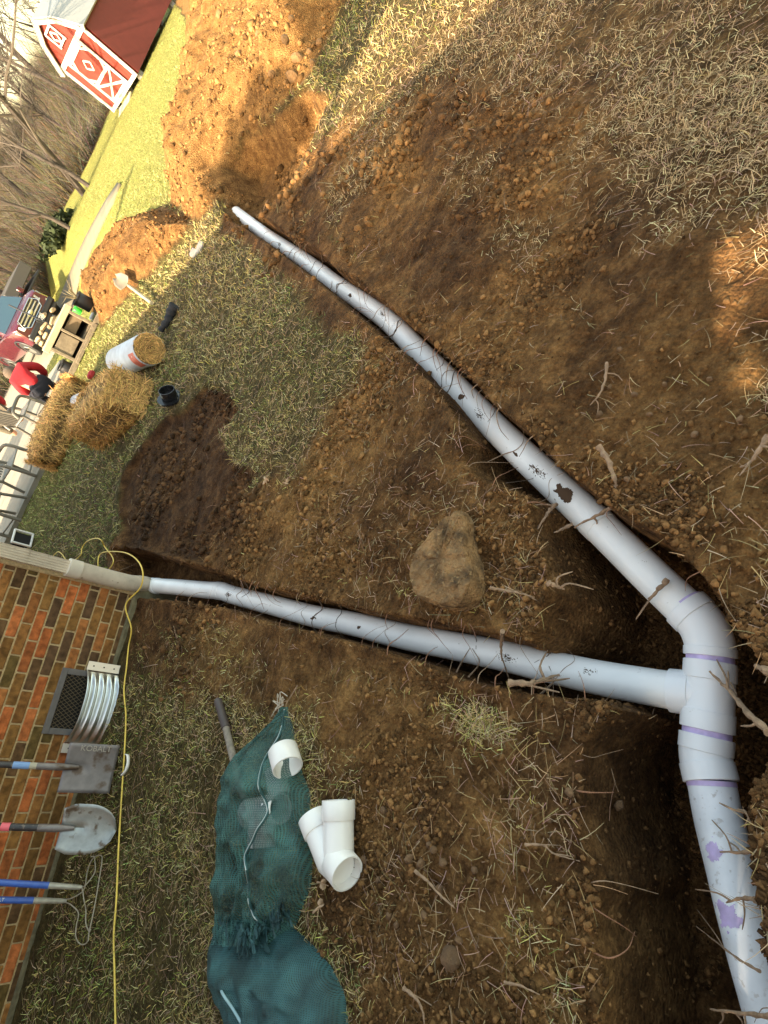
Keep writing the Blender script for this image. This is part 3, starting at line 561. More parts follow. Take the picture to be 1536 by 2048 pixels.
# lettering stamped along the shovel blade
def text(s_, size, loc, xdir, ydir, mt, name, par, depth=.0006):
    c = bpy.data.curves.new(name, 'FONT'); c.body = s_; c.size = size; c.extrude = depth; c.align_x = 'CENTER'; c.align_y = 'CENTER'
    o = bpy.data.objects.new(name+'_tmp', c); C.objects.link(o); dg = bpy.context.evaluated_depsgraph_get(); me = bpy.data.meshes.new_from_object(o.evaluated_get(dg)); bpy.data.objects.remove(o)
    xd = Vector(xdir).normalized(); zd = xd.cross(Vector(ydir)).normalized(); yd = zd.cross(xd); mm_ = Matrix((xd, yd, zd)).transposed().to_4x4(); mm_.translation = Vector(loc); me.transform(mm_)
    me.materials.clear(); me.materials.append(mt); o = bpy.data.objects.new(name, me); C.objects.link(o)
    if par is not None: o.parent = par; o.matrix_parent_inverse = PARINV(par)
    return o
sdv = sd_ if (Pj := None) is None else sd_
text('KOBALT', .045, b+ax*.13-sd_*(-.108 if sd_.dot(WU) < 0 else .108)+nn*.017, -ax, (sd_ if sd_.dot(WU) < 0 else -sd_), mat('stamp_light', (.36, .31, .26), .5), 'lettering', t_)
# round point shovel
t_, b, top = tool('round_shovel', (240, 1658), (0, 1652), 1.45, 'round point steel shovel with muddy blade and a pink band on its handle', 'shovel')
ax, sd_, nn = frame(b, top, WU*-1)
if nn.dot(WN) < 0: nn = -nn
def ol(t): w_ = .125*math.sqrt(max(0, 1-(1-min(1, t/.55))**2))*(1 if t < .8 else 1-(t-.8)*1.0); w_ = max(w_, .008); return (-w_, w_)
bladegrid(b, ax, sd_, nn, ol, .022, .29, M_STL, 'blade', t_)
m = MB(); m.tube([b+ax*.22, b+ax*.31+nn*.010, b+ax*.40+nn*.012], [.010, .021, .019], 14); m.build('socket', M_BLADE, t_)
k1, k2 = kat(b, ax, nn, 21), kat(b, ax, nn, 3); m = MB(); m.tube([hp_(.39), hp_(k1)], .0185, 14); m.build('shaft', M_HBLK, t_); m = MB(); m.tube([hp_(k1), hp_(k2)], .0205, 14); m.build('pink_band', mat('pink_band', (.80, .14, .17), .5), t_); m = MB(); m.tube([hp_(k2), hp_(1.45)], .0185, 14); m.build('grip', M_HBLK, t_)
# two blue wire-headed tools
M_BLUE = mat('blue_paint', (.045, .12, .46), .35, var=.15, scale=20, wear=((.25, .25, .28), 60, .68)); M_FER = mat('ferrule', (.42, .39, .33), .45, var=.2, scale=40, metal=.3); M_WIRE = mat('tine_wire', (.36, .31, .23), .5)
m_ = [((182, 1773), (0, 1763), [(180,1773),(190,1768),(197,1745),(198,1725),(196,1713),(190,1713)], [(183,1776),(186,1795),(180,1820),(180,1845),(187,1862),(190,1858)], 'upper of the two blue handled wire weeders, with a muddy grey ferrule', None),
      ((151, 1800), (0, 1798), [(151,1797),(165,1793),(176,1778),(182,1745),(190,1722),(200,1712),(210,1711),(212,1720),(207,1755),(196,1820),(187,1862),(185,1880)], [(151,1803),(161,1808),(165,1825),(161,1850),(160,1872),(168,1886),(178,1887),(185,1880)], 'lower of the two blue handled wire weeders, with white lettering on its handle', 1)]
for bp0, fp0, w1, w2, lab, let in m_:
    t_, b, top = tool('wire_weeder', bp0, fp0, 1.4, lab, 'garden tool', .05, 'blue wire tools by the wall'); ax, sd_, nn = frame(b, top, WU*-1); hp_ = lambda k: b+ax*k
    m = MB(); m.tube([hp_(0), hp_(.03), hp_(.17)], [.010, .013, .0165], 14); m.build('ferrule', M_FER, t_); m = MB(); m.tube([hp_(.17), hp_(1.4)], .0165, 14); sh = m.build('shaft', M_BLUE, t_)
    for k_, wl in enumerate((w1, w2)):
        m = MB(); P = [hp_(.01)]+[GT(x_, y_)+ZV*(.05 if i_ < 2 else .022) for i_, (x_, y_) in enumerate(wl)]; m.tube(cr(P, 6), .0032, 8); m.build('wire_loop', M_WIRE, t_)
    if let:
        cdir = (Vector((0, 0, H))-hp_(.33)).normalized(); yd = ax.cross(cdir).normalized(); nz = yd.cross(ax)*-1
        if nz.dot(cdir) < 0: nz = -nz
        m = MB(); 
        text('KOBALT', .024, hp_(.36)+nz*.0168, -ax, nz.cross(-ax), mat('white_letters', (.8, .8, .8), .5), 'lettering', sh)
# ------------------------------------------------------------------ cord, strip, small loose things
M_CORD = mat('cord_yellow', (.78, .54, .09), .45, var=.1)
CP = [(240,2150,0),(237,2048,0),(235,1950,0),(233,1870,0),(238,1800,0),(242,1700,0),(247,1608,0),(253,1512,0),(256,1433,0),(252,1381,0),(257,1335,0),(261,1294,0),(272,1258,.02),(269,1214,.05),(281,1175,.10),(285,1141,.13),(270,1116,.12),(243,1104,.08),(218,1110,.05),(206,1130,.03),(206,1150,.0),(222,1146,.02),(227,1120,.05),(222,1098,.04),(212,1083,.03),(197,1079,.02),(178,1085,.01),(169,1098,.01),(166,1112,.01),(145,1127,.01),(136,1120,.01),(129,1110,.01),(120,1105,.01),(108,1115,.01),(90,1118,.0)]
P = []
for x_, y_, h_ in CP:
    if sdf(EXC, *G(x_, y_, 0)[:2]) < .03: P.append(c3(x_, y_, max(h_, .02)))
    else: P.append(GT(x_, y_, h_)+ZV*(h_+.014))
m = MB(); m.tube(cr(P, 6), .0048, 8); tag(m.build('extension_cord', M_CORD), 'long yellow extension cord along the wall looping over the cream riser', 'extension cord')
M_WHITE = mat('white_pvc', (.84, .80, .76), .3, var=.05, scale=5, wear=((.5, .38, .26), 30, .70), bump=.0003, bscale=60)
m = MB(); P = [GT(x_, y_)+ZV*.03 for x_, y_ in ((257,1551),(265,1540),(269,1525),(268,1512),(264,1510))]; pt = cr(P, 5)
m.grid([[q, q+ZV*.018] for q in pt]); o = m.build('plastic_strip', M_WHITE); o.modifiers.new('thickness', 'SOLIDIFY').thickness = .004; tag(o, 'thin curved white plastic offcut on the grass below the square shovel', 'plastic offcut')
# small white-framed light box by the downspout
b = GT(64, 1088); t_ = thing('landscape_light', b, 'small white framed black light box standing on the grass by the downspout', 'garden light', rz=.9)
Rz = Matrix.Rotation(.9, 3, 'Z'); m = MB(); m.box(b+ZV*.13, (.16, .12, .18), Rz, bev=.01); m.build('lamp_body', M_DARK, t_)
m = MB()
for dx_, dz_, sx_, sz_ in ((0, .235, .2, .02), (0, .03, .2, .02), (-.095, .13, .02, .22), (.095, .13, .02, .22)): m.box(b+Rz @ Vector((dx_, -.07, dz_)), (sx_, .03, sz_), Rz, bev=.003)
m.build('frame', M_WHITE, t_)
# black end cap
b = GT(350, 800); t_ = thing('pipe_end_cap', b, 'round black plastic pipe cap lying on the lawn by the straw bale', 'pipe cap'); M_BLK = mat('black_plastic', (.012, .012, .014), .25)
axc = Vector((.55, -.35, .75)).normalized(); m = MB(); m.tube([b+ZV*.05-axc*.02, b+ZV*.05-axc*.015, b+ZV*.05+axc*.0], [.095, .115, .115], 32); m.build('flange', M_BLK, t_)
m = MB(); m._hol(b+ZV*.05+axc*.001, b+ZV*.05+axc*.085, .072, .006, 32, None); m.build('collar', M_BLK, t_); m = MB(); m.tube([b+ZV*.05+axc*.002, b+ZV*.05+axc*.03], .062, 24); m.build('plug', M_BLK, t_)
# black sleeve on the grass
M_CLOTH = mat('black_cloth', (.02, .02, .024), .9, bump=.004, bscale=60); P = [GT(x_, y_)+ZV*.045 for x_, y_ in ((358,616),(352,625),(347,636),(343,646),(336,655),(330,664))]
m = MB(); m.tube(cr(P, 6), [.06*(1-.018*i)+.006*math.sin(i*.9) for i in range(31)], 12); o = m.build('black_sleeve', M_CLOTH); tag(o, 'crumpled black cloth sleeve lying on the shaded lawn beyond the rolled mat', 'sleeve')
# stones set flush in the lawn, sandstone slab, leaves
M_STONE = mat('grey_stone', (.22, .21, .20), .9, var=.25, scale=30, bump=.006, bscale=70); M_SAND = mat('sandstone', (.27, .148, .058), .95, var=.6, scale=13, bump=.07, bscale=34, det=9, wear=((.38, .23, .10), 45, .58))
def stone(name, poly, h, mt, label, cat, group=None, seed=0, top=.75, sink=.02):
    Q = [GT(*q) for q in poly]; c = sum(Q, Vector())/len(Q); R_ = random.Random(seed); m = MB(); pts = cr(Q+[Q[0]], 3)[:-1]; n = len(pts); L = []
    for sc_, zz_ in ((1.0, -sink), (1.02, h*.3), (1.0, h*.8), (.93, h*1.0), (top, h*1.03), (.4, h*1.1)): L.append([Vector((c.x+(q.x-c.x)*sc_*R_.uniform(.985, 1.015), c.y+(q.y-c.y)*sc_*R_.uniform(.985, 1.015), c.z+zz_+R_.uniform(-.10, .10)*h)) for q in pts])
    m.grid(L, closeu=True); m.add(L[-1]+[c+ZV*h*1.05], [(i, (i+1) % n, n) for i in range(n)]); return tag(m.build(name, mt, angle=32), label, cat, group)
stone('sandstone_slab', [(935,1030),(918,1042),(890,1068),(868,1098),(849,1130),(846,1165),(858,1200),(880,1212),(915,1222),(955,1212),(972,1180),(970,1140),(955,1095),(950,1050)], .085, M_SAND, 'big pale sandstone slab lying in the soil between the two trenches', 'rock', seed=4)
stone('lawn_stone', [(402,482),(408,487),(400,507),(393,503)], .02, M_STONE, 'grey stone set flush in the shaded lawn, nearer the trench end', 'stone', 'grey stones in the lawn')
stone('lawn_stone', [(388,497),(397,502),(389,516),(382,511)], .02, M_STONE, 'grey stone set flush in the shaded lawn, nearer the straw bales', 'stone', 'grey stones in the lawn')
M_CK = mat('clay_clod', (.25, .14, .058), .95, var=.25, scale=14, bump=.012, bscale=40); M_CD = mat('dark_clod', (.16, .088, .042), .95, var=.3, scale=24, bump=.01, bscale=60)
def lump(px, py, rp, mt, label, grp, seed):
    c = GT(px, py); r_ = rp*(Vector((0, 0, H))-c).length/F*.72; R_ = np.random.default_rng(seed); m = MB(); d3 = R_.normal(size=(7, 3)); d3 /= np.linalg.norm(d3, axis=1)[:, None]; sq = .7+.5*R_.random(3); P = []
    for i_ in range(13):
        b = math.pi*i_/12; row = []
        for k in range(16):
            a = 2*math.pi*k/16; v = np.array([math.cos(a)*math.sin(b), math.sin(a)*math.sin(b), math.cos(b)]); q = r_*(1-.25*np.max(np.clip(d3 @ v-.62, 0, 1))*2.2+.06*math.sin(5*a+seed)*math.sin(b)); row.append(c+Vector(tuple(v*q*sq))+ZV*r_*.35)
        P.append(row)
    m.grid(P, closeu=True); tag(m.build('clay_clod' if mt is M_CK else 'soil_clod', mt, angle=28), label, 'clod', grp)
for i_, (x_, y_, r_) in enumerate([(597,120,13),(588,158,14),(573,82,9),(520,70,8),(540,92,9),(612,60,9),(640,88,8),(500,45,7),(560,52,7),(478,110,6),(628,128,7),(585,40,8),(545,150,7),(470,60,6),(440,30,7),(620,105,6),(430,90,6)]):
    lump(x_, y_, r_, M_CK, 'fist sized clay clod lying on the sunlit spoil heap', 'big clods on the spoil heap', i_)
for i_, (x_, y_, r_) in enumerate([(822,1718,15),(845,1728,13),(870,1700,12),(888,1725,12),(905,1915,22),(1140,1585,12),(1240,1610,14),(730,1720,11),(1290,1675,10),(770,1620,10),(860,1690,10),(1255,960,10),(1300,830,8),(1330,770,8),(1390,870,10),(1480,840,9),(1200,830,9),(1240,700,8),(950,1740,9),(920,1880,10),(795,1850,9),(1090,1500,8),(700,1015,8),(640,1080,8),(820,1010,7),(1420,760,8),(1100,1640,8),(1270,790,9),(1220,775,7),(780,1830,10),(760,1760,9),(850,1830,9),(880,1780,10)]):
    lump(x_, y_, r_, M_CD, 'brown soil clod among the loose trench spoil', 'larger soil clods', 60+i_)
M_LEAF = mat('dry_leaf', (.50, .33, .20), .8, var=.2, scale=30)
def leaf(px, py, s_, rot, label):
    c = GT(px, py)+ZV*.02; m = MB(); n = 22; P = [c+ZV*.004]
    for k in range(n): a = 2*math.pi*k/n; r_ = s_*(.62+.38*math.cos(5*a+.5))*(1-.2*math.cos(a)); P.append(c+Vector((r_*math.cos(a+rot), r_*math.sin(a+rot)*.8, .012*math.sin(3*a+rot))))
    m.add(P, [(0, 1+k, 1+(k+1) % n) for k in range(n)]); o = m.build('oak_leaf', M_LEAF); o.modifiers.new('thickness', 'SOLIDIFY').thickness = .0006
    m = MB(); m.tube([P[0], P[0]+Vector((math.cos(rot), math.sin(rot), 0))*-s_*1.5], .0012, 5); m.build('stalk', M_LEAF, o); return tag(o, label, 'leaf', 'fallen oak leaves')
leaf(648, 1810, .033, .5, 'dry oak leaf on the soil beside the frayed end of the green bag'); leaf(652, 1765, .028, 2.1, 'dry oak leaf tucked under the white wye fitting'); leaf(537, 962, .034, 1.2, 'pale oak leaf on the dark patch of the island'); leaf(255, 1248, .04, 3.1, 'reddish dry leaf against the foot of the brick wall'); leaf(578, 968, .024, 2.2, 'small pale leaf right of the large leaf on the island')
# ------------------------------------------------------------------ loose white fittings
def ground_at(px, py): return GT(px, py)
wy = thing('wye_fitting', GT(665, 1690), 'shiny white pvc wye fitting lying on the soil beside the green bag', 'pipe fitting'); r_ = .0575
z_ = ter(*G(665, 1690)[:2])+r_; A0 = c3(677, 1600, z_+.01); A1 = c3(677, 1712, z_+.0); B0 = c3(627, 1632, z_+.01); B1 = c3(664, 1722, z_+.0); B2 = c3(695, 1748, z_+.01)
m = MB(); m.tube([A0+(A1-A0)*.1, A1], r_*.97, 36); wb = m.build('straight_barrel', M_WHITE, wy); m = MB(); m.tube([B0+(B1-B0)*.1, B1, B1+(B2-B1)*.6], r_*.97, 36); m.build('slanting_barrel', M_WHITE, wy)
for a, b, nm in ((A0, A0+(A1-A0).normalized()*.065, 'top_socket'), (B0, B0+(B1-B0).normalized()*.065, 'side_socket'), (B2, B2+(A1*.5+B1*.5-B2).normalized()*.075, 'open_socket')): m = MB(); m._hol(a, b, r_+.004, .006, 40, None); m.build(nm, M_WHITE, wy)
m = MB(); c = GT(607, 1520); c.z += .095; dv = (c3(612, 1530, c.z)-c3(600, 1502, c.z)).normalized(); dv = (dv+ZV*.12).normalized(); m._hol(c-dv*.045, c+dv*.045, .062, .006, 40, None); tag(m.build('coupling_fitting', M_WHITE), 'short white pvc coupling lying on the tip of the green bag', 'pipe fitting')
c = GT(573, 1568)+ZV*.045; dv = (c3(580, 1600, .06)-c3(570, 1540, .06)).normalized(); m = MB(); m._hol(c-dv*.06, c+dv*.05, .046, .006, 32, None); tag(m.build('coupling_fitting', M_WHITE), 'white pvc coupling seen through the green mesh bag', 'pipe fitting')
tf = thing('tee_fitting', GT(550, 1625), 'white pvc tee fitting showing through the green mesh bag', 'pipe fitting'); c = GT(550, 1622)+ZV*.062; d1 = (c3(600, 1600, .06)-c3(510, 1615, .06)).normalized(); d2 = (c3(548, 1680, .06)-c3(550, 1610, .06)).normalized()
m = MB(); m._hol(c-d1*.10, c+d1*.12, .057, .006, 36, None); m.build('run', M_WHITE, tf); m = MB(); m._hol(c+d2*.03, c+d2*.13, .057, .006, 36, None); m.build('branch', M_WHITE, tf)
# wooden handle running under the bag
pb = thing('digging_bar', GT(447, 1402), 'worn wooden tool handle with dark grip running under the green bag', 'tool handle'); P = [GT(445, 1400)+ZV*.03, GT(458, 1440)+ZV*.03, GT(478, 1520)+ZV*.03, GT(500, 1600)+ZV*.03]
m = MB(); m.tube([P[0], P[0]*.9+P[1]*.1, P[1]*1.0+(P[2]-P[1])*.22], [.014, .021, .021], 14); m.build('grip', mat('grip_dark', (.07, .05, .045), .6, var=.2), pb); m = MB(); m.tube([P[1]+(P[2]-P[1])*.22, P[2], P[3]], .0175, 14); m.build('shaft', mat('weathered_wood', (.23, .19, .15), .8, var=.3, scale=50), pb)
# ------------------------------------------------------------------ green mesh bags
def netmat(name, col, hole, sc=330, tr=.25):
    m = bpy.data.materials.new(name); m.use_nodes = True; t = m.node_tree; L = t.links.new; b = t.nodes['Principled BSDF']; b.inputs['Roughness'].default_value = .7
    uv = t.nodes.new('ShaderNodeUVMap'); sp = t.nodes.new('ShaderNodeSeparateXYZ'); L(uv.outputs[0], sp.inputs[0]); fs = []
    for k in (0, 1):
        mu = t.nodes.new('ShaderNodeMath'); mu.operation = 'MULTIPLY'; mu.inputs[1].default_value = sc*(1 if k else .8); L(sp.outputs[k], mu.inputs[0]); si = t.nodes.new('ShaderNodeMath'); si.operation = 'SINE'; L(mu.outputs[0], si.inputs[0]); fs.append(si.outputs[0])
    mx = t.nodes.new('ShaderNodeMath'); mx.operation = 'MAXIMUM'; L(fs[0], mx.inputs[0]); L(fs[1], mx.inputs[1])
    n = t.nodes.new('ShaderNodeTexNoise'); n.inputs['Scale'].default_value = 9; n.inputs['Detail'].default_value = 5; tc = t.nodes.new('ShaderNodeTexCoord'); L(tc.outputs['Object'], n.inputs[0])
    r = t.nodes.new('ShaderNodeValToRGB'); r.color_ramp.elements[0].position = .35; r.color_ramp.elements[1].position = .68; r.color_ramp.elements[0].color = (*[c*.55 for c in col], 1); r.color_ramp.elements[1].color = (*[c*1.6 for c in col], 1); L(n.outputs[0], r.inputs[0])
    pr = t.nodes.new('ShaderNodeMapRange'); pr.inputs[1].default_value = -.4; pr.inputs[2].default_value = .9; pr.inputs[3].default_value = .7; pr.inputs[4].default_value = 1.35; L(mx.outputs[0], pr.inputs[0]); v = t.nodes.new('ShaderNodeVectorMath'); v.operation = 'SCALE'; L(r.outputs[0], v.inputs[0]); L(pr.outputs[0], v.inputs[3]); L(v.outputs[0], b.inputs['Base Color'])
    lt = t.nodes.new('ShaderNodeMapRange'); lt.inputs[1].default_value = -.2; lt.inputs[2].default_value = .35; lt.inputs[3].default_value = hole; lt.inputs[4].default_value = tr; L(mx.outputs[0], lt.inputs[0])
    tp = t.nodes.new('ShaderNodeBsdfTransparent'); ms = t.nodes.new('ShaderNodeMixShader'); L(lt.outputs[0], ms.inputs[0]); L(b.outputs[0], ms.inputs[1]); L(tp.outputs[0], ms.inputs[2]); L(ms.outputs[0], t.nodes['Material Output'].inputs[0])
    return m
M_NET = netmat('green_mesh', (.032, .092, .080), .56, 1000, .22); M_NET2 = netmat('teal_mesh', (.022, .066, .068), .25, 1100, .03)
def bag(name, rows, Hf, mt, par, wr, seed, thin=None):
    ys = [r[0] for r in rows]; n = 110; k = 64; V_ = []; UV = []; AB = []
    yy = np.linspace(ys[0], ys[-1], n); xl = np.interp(yy, ys, [r[1] for r in rows]); xr = np.interp(yy, ys, [r[2] for r in rows]); sh = np.interp(yy, ys, [r[3] if len(r) > 3 else 0 for r in rows])
    ker = np.ones(7)/7; xl = np.convolve(np.pad(xl, 3, 'edge'), ker, 'valid'); xr = np.convolve(np.pad(xr, 3, 'edge'), ker, 'valid'); acc = 0; prev = None
    for i in range(n):
        a = G(xl[i], yy[i]); b = G(xr[i], yy[i]+sh[i]); t = i/(n-1); hh_ = Hf(t)
        if prev is not None: acc += np.linalg.norm((a+b)/2-prev)
        prev = (a+b)/2; wdt_ = np.linalg.norm(b-a)
        for j in range(k+1):
            u_ = j/k; q = a*(1-u_)+b*u_; e = math.sqrt(max(0, 1-(2*u_-1)**2)); g = 0; AB.append((q[0], q[1]))
            f_ = wr*(.8*fbm(u_*3+.8*t, t*9, 1.0, 3, seed)-1.1*abs(fbm(u_*5+3*t, t*6-u_*2, 1.0, 3, seed+9))+.35*math.sin(40*u_+9*t+4*float(fbm(u_*2, t*3, 1, 2, seed+4)))*(.3+t*.7))
            V_.append(Vector((q[0], q[1], g+.006+max(0, e*hh_+e*float(f_))))); UV.append((u_*wdt_, acc))
    AB = np.array(AB); gz = ter(AB[:, 0], AB[:, 1]); V_ = [q+ZV*float(g) for q, g in zip(V_, gz)]
    F_ = [(i*(k+1)+j, i*(k+1)+j+1, (i+1)*(k+1)+j+1, (i+1)*(k+1)+j) for i in range(n-1) for j in range(k)]
    m = MB(); m.add(V_, F_); o = m.build(name, mt, par, angle=180); uv = o.data.uv_layers.new(name='UVMap')
    for l in o.data.loops: uv.data[l.index].uv = UV[l.vertex_index]
    return o, V_, n, k
bg1 = thing('mesh_bag', GT(545, 1650), 'long green mesh bag with a zip, tied at its frayed end, holding white fittings', 'mesh bag')
R1 = [(1414,566,573),(1440,550,582),(1458,536,587),(1485,508,589),(1510,484,592),(1547,468,603),(1580,463,618),(1614,463,622),(1666,461,619),(1718,456,624),(1770,447,621),(1804,442,610),(1856,438,588),(1885,436,575)]
def H1(t): return .02+.145*ss(t, .0, .35)*(1-.45*ss(t, .55, 1))+0
ob1, V1, n1_, k1_ = bag('fabric', R1, lambda t: float(H1(t)), M_NET, bg1, .05, 201)
def onbag(px, py, V_, up=.006):                             # nearest fabric point along the line of sight
    o = Vector((0, 0, H)); r = Vector(M @ np.array([(px-768)/F, (py-1024)/F, 1.])).normalized(); A_ = np.array([tuple(v) for v in V_])-np.array(o); t = A_ @ np.array(r); d = np.linalg.norm(A_-t[:, None]*np.array(r), axis=1); q = V_[int(np.argmin(d))]; return Vector(q)+(o-Vector(q)).normalized()*up
ZP = [(570,1420),(566,1450),(558,1475),(542,1500),(530,1520),(522,1545),(520,1572),(527,1592),(533,1604),(534,1620),(528,1640),(516,1660),(505,1680),(497,1700),(492,1715),(494,1740),(498,1770),(500,1800),(504,1822),(515,1836),(532,1850)]
P = cr([onbag(x_, y_, V1) for x_, y_ in ZP], 4); m = MB(); m.tube(P, .0055, 8); m.build('zip_tape', mat('zip_tape', (.03, .09, .09), .7), bg1); m = MB(); m.tube([q+ZV*.0035 for q in P], .0028, 8); m.build('zip_coil', mat('zip_coil', (.45, .50, .48), .5), bg1)
m = MB(); rr_ = random.Random(3)
for k in range(70):
    t = rr_.random(); base = Vector(onbag(436+t*140, 1858-40*abs(t-.45)+rr_.uniform(-10, 20)+(-30*t if t > .6 else 0), V1, .004)); P = [base]; dv = Vector((rr_.uniform(-.5, .3), -1.0, rr_.uniform(.0, .7))).normalized(); L = rr_.uniform(.03, .085)
    for q in range(3): P.append(P[-1]+dv*L/3+Vector([rr_.uniform(-.008, .008) for _ in range(3)]))
    side = Vector((1, .2, rr_.uniform(-.5, .5))).normalized()*rr_.uniform(.004, .016); m.grid([[p-side*(1-.2*i_), p+ZV*.006*(i_ % 2), p+side*(1-.2*i_)] for i_, p in enumerate(P)])
m.build('frayed_edge', M_NET2, bg1)
m = MB()
for k in range(7): q = GT(566+rr_.uniform(-4, 8), 1412); m.tube(cr([q+ZV*.02, q+Vector((rr_.uniform(-.05, .05), rr_.uniform(.0, .05), .03)), q+Vector((rr_.uniform(-.1, .1), rr_.uniform(-.02, .08), .015))], 4), .0022, 5)
m.build('tie_string', mat('cream_string', (.5, .42, .32), .8), bg1)
bg2 = thing('watering_bag', GT(580, 1990), 'full dark teal mesh bag below the zipped bag with pale cord edge', 'mesh bag')
R2 = [(1838,470,560,0),(1856,440,588,0),(1869,430,602),(1908,425,640),(1947,432,669),(1986,448,687),(2048,489,694),(2120,530,696),(2200,560,690),(2300,620,680)]
ob2, V2, n2_, k2_ = bag('fabric', R2, lambda t: .035+.13*float(ss(t, 0, .3))*(1-.3*float(ss(t, .7, 1))), M_NET2, bg2, .028, 231)
m = MB(); P = cr([onbag(x_, y_, V2, .004) for x_, y_ in ((428,1885),(425,1915),(432,1950),(445,1985),(465,2020),(487,2050),(510,2090))], 5); m.tube(P, .0045, 8); m.build('edge_cord', mat('pale_cord', (.30, .45, .50), .6), bg2)
for k in range(5):
    pass
# ------------------------------------------------------------------ roots across the trenches
M_ROOT = mat('root_bark', (.30, .19, .115), .85, var=.3, scale=60, bump=.002, bscale=150); M_ROOTD = mat('root_dark', (.11, .07, .045), .9, var=.3, scale=60)
def root(pts, r, mt, label, grp=None, fork=0, seed=0):
    R_ = random.Random(seed); P = []
    for x_, y_, z_ in pts: P.append(c3(x_, y_, z_))
    Q = cr(P, 5); Q = [q+Vector([R_.uniform(-1, 1)*r*.22 for _ in range(3)]) for q in Q]; n = len(Q); m = MB(); m.tube(Q, [r*(1-.72*i/(n-1))*(1+.25*math.sin(i*2.1+seed)) for i in range(n)], 8); o = m.build('exposed_root', mt)
    for k in range(fork):
        i = R_.randrange(2, n-2); d = (Q[i]-Q[i-1]).normalized(); s_ = Vector([R_.uniform(-1, 1) for _ in range(3)]); s_ = (s_+d*.7).normalized(); L = R_.uniform(.03, .09); m = MB(); m.tube(cr([Q[i], Q[i]+s_*L*.5, Q[i]+(s_+d*.6+Vector((0, 0, -.2)))*L], 3), [r*.4]*3+[r*.3]*3+[r*.15], 6); m.build('rootlet', mt, o)
    return tag(o, label, 'root', grp)
RG = 'roots exposed by the digging'
root([(1198,892,.03),(1215,920,.02),(1230,960,.0),(1236,985,-.03),(1245,1020,-.06)], .010, M_ROOT, 'thick curved root hanging down the soil face right of the long pipe', None, 2, 1)
root([(1238,1005,-.02),(1210,1022,-.10),(1180,1038,-.12),(1150,1055,-.13)], .0085, M_ROOT, 'reddish root lying across the long pipe near its dark soil smear', None, 1, 2)
root([(1145,1048,-.12),(1125,1058,-.10),(1108,1066,-.08)], .0075, M_ROOT, 'pale snapped root tip left of the long pipe, below the dark soil smear', None, 0, 3)
root([(1113,1007,-.1),(1100,1020,-.08),(1088,1038,-.06),(1075,1058,-.05)], .0085, M_ROOT, 'snapped root stub leaning out of the pit left of the long pipe', None, 2, 4)
root([(980,1176,.10),(1005,1180,.07),(1030,1185,.05),(1055,1190,.03),(1069,1195,.02)], .0055, M_ROOT, 'thin root running from the sandstone slab towards the pit', None, 2, 5)
root([(1095,1165,.05),(1110,1172,.03),(1129,1178,.01)], .0095, M_ROOT, 'short broken root stump at the tip of the soil island', None, 2, 6)
root([(1005,1262,.02),(1003,1285,-.10),(1002,1305,-.13),(1004,1322,-.14)], .0075, M_ROOT, 'brown root hanging straight over the branch pipe', None, 1, 7)
root([(1020,1366,.01),(1060,1366,.0),(1090,1358,-.06),(1118,1350,-.10)], .011, M_ROOT, 'thick root end reaching over the branch pipe from the lower bank', None, 3, 8)
root([(1536,1465,.03),(1500,1430,-.04),(1470,1395,-.12),(1445,1368,-.16),(1418,1342,-.17)], .009, M_ROOT, 'forked root reaching over the tee from the right bank', None, 4, 9)
root([(1540,1345,.02),(1525,1338,.0),(1508,1333,-.03)], .012, M_ROOT, 'pale root stub on the right bank beside the tee', None, 0, 10)
root([(1336,1158,-.16),(1318,1178,-.155),(1297,1198,-.16)], .010, M_ROOT, 'flat piece of root bark lying on the long pipe above the elbow', None, 1, 11)
root([(1545,1665,.02),(1520,1640,-.03),(1500,1630,-.08),(1478,1618,-.12)], .008, M_ROOT, 'knobbly root on the right bank below the elbow', None, 3, 12)
root([(1512,1700,-.04),(1480,1705,-.13),(1440,1704,-.17)], .006, M_ROOT, 'root lying over the upper purple stain on the near pipe', None, 2, 13)
root([(1512,1800,-.04),(1480,1796,-.13),(1452,1806,-.16)], .006, M_ROOT, 'root lying over the lower purple stain on the near pipe', None, 2, 14)
root([(1518,1942,-.02),(1480,1920,-.1),(1440,1890,-.18),(1392,1852,-.26)], .0035, M_ROOT, 'long thin twig slanting from the near pipe into the pit', None, 1, 15)
root([(1560,2035,.03),(1510,2030,-.04),(1460,2024,-.1),(1422,2018,-.14)], .006, M_ROOT, 'pale root end crossing the near pipe at the bottom edge', None, 3, 16)
root([(1536,870,.02),(1515,905,.015),(1500,925,.01),(1480,935,.01)], .008, M_ROOT, 'root lying on the soil at the right edge below the sunlit patch', None, 2, 17)
root([(1214,724,.02),(1210,760,.015),(1198,790,.02),(1180,810,.01)], .006, M_ROOT, 'wavy root lying on the bare soil right of the long pipe', None, 2, 18)
root([(830,1742,.03),(855,1762,.02),(880,1790,.02),(907,1812,.02)], .0055, M_ROOT, 'pale straight root lying on the cloddy soil below the wye fitting', None, 1, 19)
root([(1050,1690,.03),(1085,1690,.02),(1110,1708,.02),(1160,1722,.01)], .004, M_ROOT, 'branching pale root on the bank left of the pit', None, 4, 20)
root([(808,1976,.02),(830,1995,.02),(845,2020,.02),(850,2060,.02)], .006, M_ROOT, 'curved root on the soil at the bottom edge left of the pit', None, 1, 21)
root([(1008,1965,.02),(1040,1972,.02),(1080,1990,.015)], .0045, M_ROOT, 'short pale root lying on the bank near the bottom edge', None, 0, 22)
root([(595,1372,.03),(580,1395,.02),(570,1412,.02)], .004, M_ROOT, 'thin root lying at the tip of the zipped green bag', None, 1, 23)
R_ = random.Random(12)
